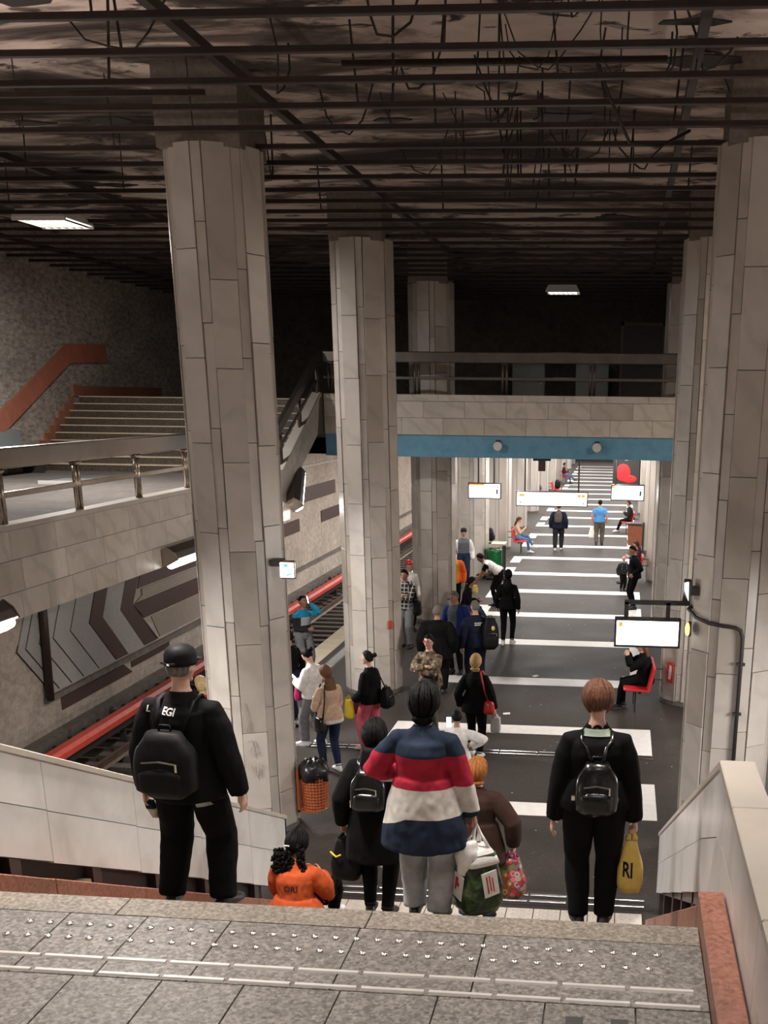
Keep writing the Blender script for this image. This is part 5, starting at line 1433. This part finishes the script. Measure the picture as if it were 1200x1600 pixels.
obj('cuff', S(MB().loft([rr_ring((hx+.02, hy, hz-.01), (.03, 0, 0), (0, .025, 0), 12), rr_ring((hx+.035, hy, hz-.06), (.035, 0, 0), (0, .02, 0), 12)]), g), 'cloth_navy', t, smooth=True)
obj('fingers', S(MB().loft([rr_ring((hx+.035, hy, hz-.055), (.034, 0, 0), (0, .02, 0), 12), rr_ring((hx+.055, hy, hz-.12), (.02, 0, 0), (0, .012, 0), 12)]), g), 'edge_stone', t, smooth=True)

# woman with the striped cardigan
def zs(c, arm):
    z = c.z+.10*(c.x+.12 if c.x < -.05 else 0)*0
    if z > 1.245: return 0
    lim = 1.045-(.0 if c.x > -.10 else .0)
    if z > 1.03-.10*max(0, -c.x-.12): return 1
    if z > .835-.45*max(0, -c.x-.08): return 2
    return 0
w = person('woman in navy, red and white striped cardigan walking down the stairs', (-1.165, 6.44), 3, 1.61, 'f', 1.20, 1.22, NEAR, ['stripe_navy', 'red', 'offwhite'], 'lightgrey', 'black', 'tan', ('bob', 'black', 1.0), 'cardigan', hem=-.32, flare=.045, loose=.018, leg_loose=.022, feet={'L': (-.09, .06), 'R': (.10, -.02)}, wrists={'L': (-.20, .22, 1.02), 'R': (.32, .08, .79)}, elbow={'L': (-1, -.7, -.2), 'R': (.5, -1, 0)}, nod=14, yaw=-4, zones=zs, zplanes=[((0, 0, 1.245), (0, 0, 1)), ((0, 0, 1.03), (0, 0, 1)), ((-.12, 0, 1.03), (-.10, 0, 1)), ((0, 0, .835), (0, 0, 1)), ((-.08, 0, .835), (-.45, 0, 1))], hands={'R': 'hold', 'L': 'grip'}, wr=.008)
t, bg, top_ = carrier_bag(w, 'bulging shopping bag with leafy green print carried by the striped woman', V(w.arm['R'][3])+V((.03, 0, .02)), .44, .155, .155, 'bag_leaf', .20, 'shopping_bag', .10, rz=40, taper=.70, mats='plastic_white', e=.38)
hx, hy, hz = top_
ca, sa = math.cos(R(40)), math.sin(R(40)); A_ = V((ca, sa, 0)); B_ = V((-sa, ca, 0))
obj('pale_rim', S(MB().loft([rr_ring((hx, hy, hz+.03), A_*.080, B_*.090, 24, .5), rr_ring((hx, hy, hz-.03), A_*.116, B_*.116, 24, .4), rr_ring((hx, hy, hz-.075), A_*.132, B_*.132, 24, .38), rr_ring((hx, hy, hz-.08), A_*.125, B_*.125, 24, .38)]), w), 'plastic_white', t, smooth=True)
obj('white_sack', S(MB().loft([[p+V((.02*noise.noise((p.x*22, p.y*22, p.z*15)), .02*noise.noise((p.x*18, p.y*18+5, p.z*18)), 0)) for p in rr_ring((hx-.045, hy-.085, hz+.10-.26*u), (.03+.055*math.sin(math.pi*min(1, u*.85+.08)), 0, 0), (0, .04+.03*math.sin(math.pi*u), 0), 20, .9)] for u in [k/12 for k in range(13)]]), w), 'plastic_white', t, smooth=True)
for sg, zz in ((-1, .23), (1, .20)):
    nrm_ = (-B_ if sg > 0 else -A_)
    tang = (A_ if sg > 0 else B_)
    c_ = V((hx, hy, hz-zz))+nrm_*.158-tang*(-.02 if sg > 0 else .02)
    rz_ = math.atan2(tang.y, tang.x)+(math.pi if sg < 0 else 0)
    q_ = obj('label_panel', MB().box(-.055, .055, -.004, .004, -.085, .085), 'plastic_white', t, tuple(c_*w.s), (R(-3), R(-8*sg), rz_))
    obj('red_mark', MB().box(-.03, .0, -.007, -.004, .02, .06).box(-.02, .015, -.007, -.004, -.0, .03).box(-.03, -.015, -.007, -.004, -.03, .02) if sg < 0 else MB().box(-.028, -.02, -.007, -.004, -.06, .06).box(-.006, .0, -.007, -.004, -.05, .06).box(.014, .02, -.007, -.004, -.06, .04), 'leather_red', q_)

# woman in black coat, half hidden
k_ = person('woman in black coat and leggings half hidden behind the striped woman', (-1.76, 7.66), 2, 1.62, 'f', 1.05, 1.05, NEAR, 'black', 'black', 'black', 'tan', ('long', 'black'), 'coat', hem=-.36, flare=.03, loose=.02, feet={'L': (-.08, .05), 'R': (.08, -.02)}, wrists={'L': (-.29, .03, .83)}, hands={'L': 'hold'})
backpack(k_, 'flat black leather backpack on the woman in the black coat', .14, .075, 1.02, 1.36, -.19, .0, 'leather_black', sx=.10)
t, bg, tp = carrier_bag(k_, 'black backpack held low in the hand of the woman in black', 'L', .36, .13, .09, 'nylon_black', .06, 'backpack', .06, taper=.6)
obj('tag', S(MB().tube([tp+V((-.12, -.05, -.12)), tp+V((-.06, -.1, -.14)), tp+V((-.02, -.1, -.12))], .008, 6), k_), 'plastic_yellow2', t)
obj('dangling_strap', S(MB().tube([tp+V((-.06, -.05, -.34)), tp+V((-.09, -.06, -.42)), tp+V((-.085, -.06, -.50))], .012, 6, flat=.4), k_), 'nylon_black', t)

# person in brown coat
r_ = person('person with ginger hair and dark brown coat at the foot of the stairs', (-1.18, 9.16), 6, 1.62, 'f', 1.22, 1.15, NEAR, 'brown', 'jeans', 'black', 'fair', ('bob', 'ginger', .7), 'coat', hem=-.22, flare=.03, loose=.03, leg_loose=.02, wrists={'R': (.36, .04, .86), 'L': (-.3, .05, .86)}, elbow={'R': (1, -.6, 0)}, hands={'R': 'hold'}, feet={'L': (-.1, .0), 'R': (.1, .03)})
carrier_bag(r_, 'bright red floral shopping bag held by the person in the brown coat', V(r_.arm['R'][3])+V((0, 0, .02)), .40, .15, .10, 'bag_floral', .08, 'shopping_bag', .10, taper=.5, mats='bag_magenta')

# woman on the right with leather backpack
a_ = person('woman in black with short red-brown hair walking down the right of the stairs', (-.085, 6.46), -1, 1.66, 'f', 1.12, 1.10, NEAR, 'black', 'black2', 'black', 'fair', ('short', 'redbrown', 1.7), 'sweater', hem=-.02, loose=.018, leg_loose=.012, feet={'L': (-.085, .01), 'R': (.085, .03)}, wrists={'L': (-.262, .02, .79), 'R': (.262, .03, .79)}, elbow={'L': (-.3, -1, 0), 'R': (.3, -1, 0)}, nod=16, collar='mint', hands={'R': 'hold', 'L': 'relaxed'}, sole='white', wr=.005)
backpack(a_, 'glossy black leather backpack on the short-haired woman in black', .135, .085, .90, 1.24, -.20, .01, 'leather_black', sx=.095, roundness=.75, straps=(), vstraps=True)
t, bg, tp = carrier_bag(a_, 'crumpled yellow carrier bag in the right hand of the short-haired woman', 'R', .37, .085, .055, 'plastic_yellow', .05, puff=.12, taper=.42)
bvh = BVHTree.FromPolygons([v.co for v in bg.data.vertices], [tuple(p.vertices) for p in bg.data.polygons])
me = text_mesh('RI', .16, 0, True)
for v in me.vertices:
    x, z = v.co.x*.52, v.co.y*.9
    p = V((tp.x*a_.s-.018+x+.1*z*0, -2, tp.z*a_.s-.20+z-.12*x)); h_ = bvh.ray_cast(p, V((0, 1, 0)))
    v.co = h_[0]-V((0, .004, 0)) if h_[0] is not None else V((p.x, tp.y*a_.s-.05, p.z))
me.materials.append(MATS['cloth_navy']); link('lettering', me, bg)

# girl sitting on the steps in orange
o_ = person('woman with curly black hair in orange jacket sitting on the left of the stairs', (-2.84, 8.98), 6, 1.70, 'f', 1.10, 1.15, NEAR, 'orange', 'black', 'white', 'tan', ('curly', 'black', .9), 'jacket', hem=-.085, flare=.075, loose=.03, hipz=.10, seat=True, feet={'L': (-.12, .50), 'R': (.18, .50)}, wrists={'L': (-.10, .34, .36), 'R': (.13, .34, .36)}, elbow={'R': (.7, -.3, -1), 'L': (-.7, -.3, -1)}, nod=16, curve=14, knee={'L': (-.3, .2, 1), 'R': (.45, .2, 1)}, wr=.010)
cb = MB(); hr = random.Random(4); hb_ = o_.Mh @ V((0, -.075, -.05))
for i in range(420):
    d_ = V((hr.gauss(0, 1), hr.gauss(0, 1), hr.gauss(0, 1))).normalized()
    if i < 270: c = hb_+V((-.10, -.05, -.12))+V((d_.x*.105, d_.y*.055, d_.z*.15))*hr.uniform(.5, 1.03)
    else:
        u = hr.random(); c = hb_+V((.065+.035*u, -.02-.02*u, .04-.36*u))+V((d_.x*.030, d_.y*.025, d_.z*.03))
    cb.ball(c, hr.uniform(.012, .024), 7, 5)
obj('curls', S(cb, o_), 'hair_black', o_.root, smooth=True)
obj('hair_tie', S(MB().tube([hb_+V((-.075, -.06, .05)), hb_+V((-.045, -.07, .06)), hb_+V((-.015, -.06, .055))], .008, 6), o_), 'plastic_white', o_.root)
decal(o_, 'top', 'ORI', .080, .015, .40, 'cloth_maroon', 0)

# ---------------------------------------------------------------- people on the platform, left group
person('blonde person in red standing behind the nearest left pillar', (-5.78, 14.6), -60, 1.65, 'f', 1, 1, MID, 'scarlet', 'black', 'black', 'fair', ('bob', 'paleblond'), 'sweater')
r = person('man in teal and grey hoodie talking on a phone behind the nearest pillar', (-6.14, 20.9), 130, 1.75, 'm', 1.05, 1.0, MID, ['charcoal', 'teal', 'lightgrey'], 'grey', 'black', 'brown', ('crop', 'black'), 'hoodie', face=True, zones=lambda c, a: 1 if c.z > 1.28 else (2 if (c.y > .06 and 1.12 < c.z < 1.28 and c.x < .1) else 0), wrists={'L': (-.16, .08, 1.50), 'R': (.02, .22, 1.06)}, elbow={'L': (-.25, .6, -1)}, hands={'L': 'grip', 'R': 'grip'})
phone(r, 'dark phone held to the ear of the man in the teal hoodie', (-.115, .05, 1.60), (10, 0, 80))
person('figure in black mostly hidden by the nearest left pillar', (-5.45, 17.75), -70, 1.70, 'm', 1.05, 1, MID, 'black', 'darkjeans', 'white', 'tan', ('short', 'black'), 'jacket')
r = person('woman in white sweater and grey trousers looking down at her phone', (-4.80, 16.75), -72, 1.64, 'f', 1.08, 1.1, MID, 'white', 'grey', 'white', 'fair', ('bun', 'black'), 'sweater', hem=-.05, loose=.028, leg_loose=.02, wrists={'L': (-.07, .30, 1.10), 'R': (.09, .27, 1.08)}, nod=32, hands='grip', feet={'L': (-.1, .14), 'R': (.1, -.08)}, elbow={'L': (-.6, -.6, -1), 'R': (.6, -.6, -1)})
phone(r, 'white-edged phone in the hands of the woman in the white sweater', (.0, .37, 1.14), (-50, 0, 0))
carrier_bag(r, 'magenta bag hanging from the arm of the woman in the white sweater', (-.13, .22, 1.06), .24, .09, .05, 'bag_magenta', .02, taper=.7)
r = person('woman with long brown hair in beige sweater and jeans holding a phone', (-4.20, 15.48), -48, 1.66, 'f', 1.06, 1.05, MID, ['beige', 'offwhite'], 'darkjeans', 'white', 'fair', ('long', 'chestnut', 1.2), 'sweater', hem=-.10, loose=.016, zones=lambda c, a: 1 if c.z < .87 and abs(c.x) < .22 else 0, wrists={'L': (-.08, .29, 1.04), 'R': (.08, .29, 1.06)}, nod=20, hands='grip', feet={'L': (-.08, .10), 'R': (.08, -.06)}, elbow={'L': (-.7, -.5, -1), 'R': (.7, -.5, -1)})
phone(r, 'phone in the hands of the woman in the beige sweater', (.0, .38, 1.08), (-50, 0, 0))
sling_bag(r, 'black shoulder bag on the woman in the beige sweater', (-.20, -.02, .80), .07, .13, .24, 'leather_black', [(-.20, .07, .92), (-.18, .11, 1.15), (-.10, .07, 1.42), (-.10, -.04, 1.42), (-.17, -.12, 1.15), (-.20, -.10, .92)], e=.7)
r = person('woman with a bun in black jacket and pink trousers facing left', (-3.84, 16.66), -74, 1.63, 'f', 1.12, 1.12, MID, 'black', 'pink', 'pink', 'fair', ('bun', 'dark'), 'jacket', hem=-.08, loose=.03, leg_loose=.024, wrists={'L': (-.17, .22, .88), 'R': (.15, .22, .92)}, yaw=-10, feet={'L': (-.1, .08), 'R': (.1, -.12)}, sole='white', hands='hold')
backpack(r, 'black backpack slung low behind the woman in pink trousers', .14, .085, .74, 1.10, -.27, .05, straps=(1,), sx=.10)
carrier_bag(r, 'bright yellow carrier bag held by the woman in pink trousers', (-.14, .34, .94), .34, .045, .09, 'plastic_yellow2', .06, taper=.75)
carrier_bag(r, 'brown handbag held by the woman in pink trousers', (.10, .26, .88), .24, .05, .15, 'leather_brown', .08, 'handbag', .04, taper=.8)
obj('jacket_badge', S(MB().box(-.205, -.198, .0, .05, 1.27, 1.33), r), 'plastic_white', r.root)
r = person('man in dark checked shirt behind the second left pillar', (-4.72, 24.3), 196, 1.80, 'm', 1.02, 1.0, MID, 'plaid', 'grey', 'black', 'tan', ('short', 'black'), 'shirt', face=True, hem=-.06, leg_loose=.02, wrists={'L': (.05, .20, 1.13), 'R': (-.06, .22, 1.17)}, elbow={'L': (-1, .2, -.5), 'R': (1, .2, -.5)}, nod=10, hands='grip')
sling_bag(r, 'dark bag at the hip of the man in the checked shirt', (-.24, -.05, .88), .07, .13, .34, 'nylon_black', [(-.22, .05, 1.0), (-.12, .12, 1.42), (-.10, -.05, 1.44), (-.22, -.12, 1.0)])
r = person('person in bright red cap behind the man in the checked shirt', (-5.02, 26.2), 150, 1.72, 'm', 1, 1, FAR, 'white', 'black', 'black', 'tan', ('short', 'dark'), 'shirt')
obj('cap', HM(MB().loft([[(k2*.09*math.cos(2*math.pi*i/18), k2*.107*math.sin(2*math.pi*i/18), z) for i in range(18)] for k2, z in ((1, .03), (1.02, .07), (.8, .12), (.1, .14))]), r), 'red_plastic', r.root, smooth=True)
person('broad man in black coat seen from behind beside the second pillar', (-3.36, 20.3), -8, 1.72, 'm', 1.28, 1.25, MID, 'black', 'black', 'black', 'tan', ('crop', 'grey'), 'coat', hem=-.22, flare=.03, loose=.04, leg_loose=.03)
r = person('man in glasses and brown camouflage jacket with arms folded', (-3.06, 17.75), 205, 1.70, 'm', 1.08, 1.05, MID, 'camo', 'khaki', 'black', 'fair', ('short', 'black'), 'jacket', face=True, hem=-.08, loose=.02, wrists={'L': (.06, .22, 1.12), 'R': (-.06, .24, 1.20)}, elbow={'L': (-1, .2, -.6), 'R': (1, .3, -.6)}, yaw=-6, hands='grip')
gl = MB()
for sd in (-1, 1):
    gl.tube([(sd*.032+.023*math.cos(t), .099, .012+.017*math.sin(t)) for t in [2*math.pi*i/14 for i in range(15)]], .0028, 5)
    gl.tube([(sd*.055, .098, .016), (sd*.08, .06, .016), (sd*.08, -.01, .012)], .0025, 5)
gl.tube([(-.01, .101, .014), (.01, .101, .014)], .003, 5)
obj('glasses', HM(gl, r), 'red_plastic', r.root)
sling_bag(r, 'black shoulder bag of the man in the camouflage jacket', (-.10, .22, .88), .17, .08, .26, 'nylon_black', [(-.22, .14, .98), (-.17, .05, 1.25), (-.11, .0, 1.46), (-.13, -.10, 1.3), (-.2, .1, .95)])
person('man in open blue jacket over grey shirt facing the camera', (-3.24, 21.95), 196, 1.74, 'm', 1.08, 1.08, MID, ['blue', 'vest'], 'black', 'black', 'tan', ('short', 'grey'), 'jacket', face=True, hem=-.10, loose=.02, zones=lambda c, a: 1 if (c.y > .03 and abs(c.x-.03) < .10) else 0, nod=14, yaw=18)
r = person('grey-haired man in navy jacket with white lettering seen from behind', (-2.68, 20.75), -22, 1.75, 'm', 1.12, 1.1, MID, 'navy', 'navy2', 'black', 'fair', ('crop', 'grey'), 'jacket', hem=-.08, loose=.02, leg_loose=.02, yaw=-20)
bvh = BVHTree.FromPolygons([v.co for v in r.parts['top'].data.vertices], [tuple(p.vertices) for p in r.parts['top'].data.polygons])
pm = MB()
for zz, ws in ((1.30, (.03, .02, .035, .02, .025)), (1.265, (.02, .03, .02, .03))):
    x = -.06
    for w_ in ws:
        q4 = []
        for px, pz in ((x, zz-.011), (x+w_, zz-.011), (x+w_, zz+.011), (x, zz+.011)):
            h_ = bvh.ray_cast(V((px*r.s, -1, pz*r.s)), V((0, 1, 0))); q4.append(h_[0]-V((0, .005, 0)) if h_[0] is not None else V((px*r.s, -.13, pz*r.s)))
        pm.add(q4, [(0, 1, 2, 3)]); x += w_+.006
obj('white_print', pm, 'cloth_offwhite', r.parts['top'])
backpack(r, 'big black backpack on the right shoulder of the navy jacket man', .15, .12, .80, 1.40, -.16, .24, straps=(1,), sx=.12)
t = worn(r, 'bag_badge', 'round yellowish badge on the big black backpack', 'badge')
obj('disc', S(MB().ball((.26, -.285, 1.22), (.035, .012, .045), 12, 8), r), 'plastic_yellow', t, smooth=True)
person('person in yellow jacket partly behind the third left pillar', (-4.30, 28.75), 170, 1.70, 'm', 1.1, 1.05, FAR, ['yellow', 'hivis'], 'black', 'black', 'tan', ('short', 'black'), 'jacket', zones=lambda c, a: 1 if c.x < -.12 else 0, hem=-.12, loose=.02)
r = person('man in grey vest with white sleeves standing by the low pillar', (-4.62, 32.9), 165, 1.76, 'm', 1.05, 1, FAR, ['vest', 'white'], 'darkjeans', 'black', 'tan', ('crop', 'dark'), 'vest', face=True, zones=lambda c, a: 1 if abs(c.x) > .165 else 0, loose=.02)
rings = [[(k2*.09*math.cos(2*math.pi*i/18), k2*.107*math.sin(2*math.pi*i/18), z) for i in range(18)] for k2, z in ((1, .03), (1.02, .07), (.8, .12), (.1, .14))]
obj('cap', HM(MB().loft(rings), r), 'cloth_charcoal', r.root, smooth=True)
r = person('man in white t-shirt bending forward beside the low pillar', (-3.20, 29.9), -86, 1.74, 'm', 1.05, 1.0, FAR, ['white', 'black'], 'black', 'black', 'brown', ('short', 'black'), 'shirt', sleeve='short', zones=lambda c, a: 1 if min((c-(a[k][0].lerp(a[k][1], .3))).length for k in 'LR') < .11 else 0, lean=50, curve=20, hem=.0, wrists={'L': (-.12, .62, .62), 'R': (.12, .55, .80)}, hipz=.90, feet={'L': (-.1, .10), 'R': (.1, -.08)}, nod=10)
carrier_bag(r, 'yellow bag in the hand of the bending man', V(r.arm['L'][3]), .22, .09, .07, 'plastic_yellow', .02, taper=.7)
person('woman all in black with long black hair walking away', (-2.48, 24.9), 6, 1.74, 'f', 1.02, 1.0, MID, 'black', 'black', 'white', 'tan', ('long', 'black', 1.1), 'top', hem=-.08, loose=.012, feet={'L': (-.08, -.10), 'R': (.08, .12)}, wrists={'L': (-.25, .08, .84), 'R': (.26, -.05, .84)})
person('black-haired seated person in black top and blue jeans by the third pillar', (-3.72, 26.55), 72, 1.68, 'f', 1, 1, MID, 'black', 'jeans', 'white', 'tan', ('long', 'black'), 'top', hipz=.55, seat=True, lean=12, feet={'L': (-.1, .52), 'R': (.1, .62)}, wrists={'L': (-.15, .35, .72), 'R': (.15, .35, .72)}, nod=15)
red_seat('red seat at the foot of the third left pillar', (-3.85, 26.5, 0), 72, .5)
r = person('blonde woman in black with a red handbag walking away', (-2.13, 16.42), 4, 1.68, 'f', 1.02, 1.0, MID, 'black', 'black', 'white', 'fair', ('bob', 'blond'), 'coat', hem=-.14, loose=.02, wrists={'R': (.30, .04, .84), 'L': (-.26, .05, .86)}, feet={'L': (-.07, .10), 'R': (.08, -.06)}, hands={'R': 'hold'})
sling_bag(r, 'bright red leather handbag of the blonde woman', (.235, -.06, .88), .10, .09, .22, 'leather_red', [(.20, -.05, .98), (.16, -.12, 1.2), (.10, -.07, 1.455), (.11, .05, 1.44), (.2, .08, 1.2), (.23, .02, .98)])
carrier_bag(r, 'silver paper bag held by the blonde woman', V(r.arm['R'][3])+V((.03, 0, 0)), .25, .085, .04, 'bag_silver', .08, 'paper_bag', .01, taper=.95)
r = person('dark-haired child in white top beside the striped woman', (-2.06, 13.97), -14, 1.46, 'f', 1.0, 1, MID, 'white', 'grey', 'white', 'tan', ('short', 'black'), 'top', loose=.03, hem=-.02, wrists={'L': (-.10, .26, 1.18), 'R': (.26, .16, 1.08)}, elbow={'R': (1, -.3, 0)}, nod=12, hands='grip')
phone(r, 'brightly lit phone held by the child in white', (-.12, .10, 1.50), (0, 0, 0))
# leaning person behind the low pillar
r = person('person in black leaning behind the first low pillar', (-4.35, 36.1), -90, 1.72, 'm', 1, 1, FAR, 'black', 'black', 'black', 'tan', ('short', 'black'), 'jacket')
backpack(r, 'black backpack showing past the first low pillar', .14, .10, 1.0, 1.40, -.18)
# ---------------------------------------------------------------- right side
red_seat('red seat beside the second right pillar under the seated woman', (.62, 19.75, 0), -92, 1.0)
r = person('woman in black sitting on the red seat beside the second right pillar', (.58, 19.75), -90, 1.66, 'f', 1.1, 1.1, MID, 'black', 'black', 'black', 'fair', ('long', 'redbrown'), 'coat', hipz=.575, seat=True, hem=-.08, loose=.025, lean=4, feet={'L': (-.09, .48), 'R': (.06, .40)}, wrists={'L': (-.08, .34, 1.02), 'R': (.08, .34, 1.04)}, sole='white', nod=20, hands='grip', elbow={'L': (-.6, -.3, -1), 'R': (.6, -.3, -1)})
r = person('man in black jacket standing with hands in pockets beside a right pillar', (.46, 29.9), -105, 1.76, 'm', 1.06, 1.08, FAR, 'black', 'black', 'black', 'tan', ('crop', 'black'), 'jacket', hem=-.08, loose=.02, nod=22, wrists={'L': (-.22, .10, .95), 'R': (.24, .06, .95)}, elbow={'L': (-1, -1, 0), 'R': (.5, -1, 0)})
r = person('child in dark clothes and striped hat near the standing man', (.16, 32.9), 150, 1.02, 'm', 1.1, 1.1, FAR, 'charcoal', 'black', 'black', 'fair', ('crop', 'dark'), 'jacket', hem=-.05, loose=.03)
obj('hat', HM(MB().loft([[(k2*.095*math.cos(2*math.pi*i/18), k2*.11*math.sin(2*math.pi*i/18), z) for i in range(18)] for k2, z in ((1, .02), (1.04, .06), (.85, .13), (.1, .16))]), r), 'cloth_palepink', r.root, smooth=True)
backpack(r, 'small grey backpack on the child', .13, .08, .95, 1.35, -.18, mat='cloth_grey')
red_seat('red seat against a right pillar behind the standing man', (.66, 34.4, 0), -90, .9)
person('dark-haired woman in red sitting behind the standing man', (.60, 34.4), -95, 1.66, 'f', 1, 1, FAR, 'maroon', 'black', 'black', 'fair', ('long', 'brown'), 'top', hipz=.575, seat=True, feet={'L': (-.09, .45), 'R': (.09, .45)}, wrists={'L': (-.1, .3, .85), 'R': (.1, .3, .85)}, nod=15)
# ---------------------------------------------------------------- far hall
red_seat('red seat under the woman in jeans on the left of the hall', (-3.82, 41.0, 0), 88, 1.0)
r = person('woman in tan top and jeans sitting with crossed legs on the left', (-3.78, 41.0), 88, 1.66, 'f', 1, 1, FAR, 'beige', 'jeans2', 'white', 'fair', ('long', 'brown'), 'top', hipz=.575, seat=True, feet={'L': (-.06, .62, .26), 'R': (.06, .50)}, wrists={'L': (-.08, .30, .90), 'R': (.08, .30, .90)}, nod=28)
r = person('man in navy jacket walking away under the long sign', (-2.28, 41.9), 2, 1.76, 'm', 1.12, 1.1, FAR, 'navy', 'charcoal', 'white', 'tan', ('crop', 'dark'), 'jacket', hem=-.12, loose=.03, leg_loose=.02, feet={'L': (-.1, -.16), 'R': (.1, .12)})
backpack(r, 'dark brown backpack on the man under the long sign', .14, .10, 1.0, 1.42, -.18, mat='cloth_taupe')
r = person('man in bright blue t-shirt walking away in the far hall', (-.78, 43.7), 2, 1.76, 'm', 1.12, 1.08, FAR, 'royal', 'taupe', 'black', 'tan', ('crop', 'black'), 't_shirt', sleeve='short', hem=-.05, loose=.02, leg_loose=.018, feet={'L': (-.1, -.06), 'R': (.1, .10)})
carrier_bag(r, 'white carrier bag held by the man in the blue t-shirt', 'L', .38, .12, .06, 'plastic_white', .08, taper=.6)
red_seat('red seat on the right of the far hall', (.52, 48.4, 0), -90, 1.0)
person('person in dark coat sitting on the right of the far hall', (.48, 48.4), -90, 1.70, 'm', 1.05, 1, FAR, 'charcoal', 'black', 'white', 'tan', ('short', 'brown'), 'coat', hipz=.575, seat=True, hem=-.05, loose=.02, lean=8, feet={'L': (-.1, .60), 'R': (.1, .56)}, wrists={'L': (-.1, .3, .85), 'R': (.1, .3, .85)})
person('person in grey jacket sitting beyond the left end of the long sign', (-4.55, 61.2), 150, 1.68, 'm', 1, 1, FAR, 'vest', 'palepink', 'palepink' if False else 'pink', 'fair', ('bob', 'blond'), 'jacket', hipz=.575, seat=True, z0=0.0, feet={'L': (-.1, .5, .085), 'R': (.1, .5, .085)}, wrists={'L': (-.15, .3, .75), 'R': (.15, .3, .75)})
red_seat('red seat under the person in the grey jacket', (-4.57, 61.25, 0), 150, .6)
red_seat('red seat with a black bag far along the left of the hall', (-3.95, 66.0, 0), 90, 1.4)
t = thing('rucksack', 'black bag resting on a far red seat', 'bag', (-3.72, 66.0, .47))
obj('sack', MB().loft([rr_ring((0, 0, z), (.15*f, 0, 0), (0, .2*f, 0), 14) for z, f in ((0, .8), (.1, 1), (.35, .95), (.5, .5))]), 'nylon_black', t, smooth=True); obj('strap', MB().tube([(.1, -.1, .4), (.17, -.1, .3), (.16, -.1, .05)], .02, 6), 'nylon_black', t)
red_seat('red seat under the person in maroon far along the left', (-3.95, 76.8, 0), 88, 1.0)
person('person in maroon top sitting far along the left of the hall', (-3.9, 76.8), 88, 1.72, 'm', 1.1, 1, FAR, 'maroon', 'jeans2', 'black', 'tan', ('short', 'dark'), 'top', hipz=.575, seat=True, feet={'L': (-.1, .75, .25), 'R': (.1, .45)}, wrists={'L': (-.18, .35, .8), 'R': (.18, .35, .8)})
bpy.data.objects.remove(_tmp, do_unlink=True)
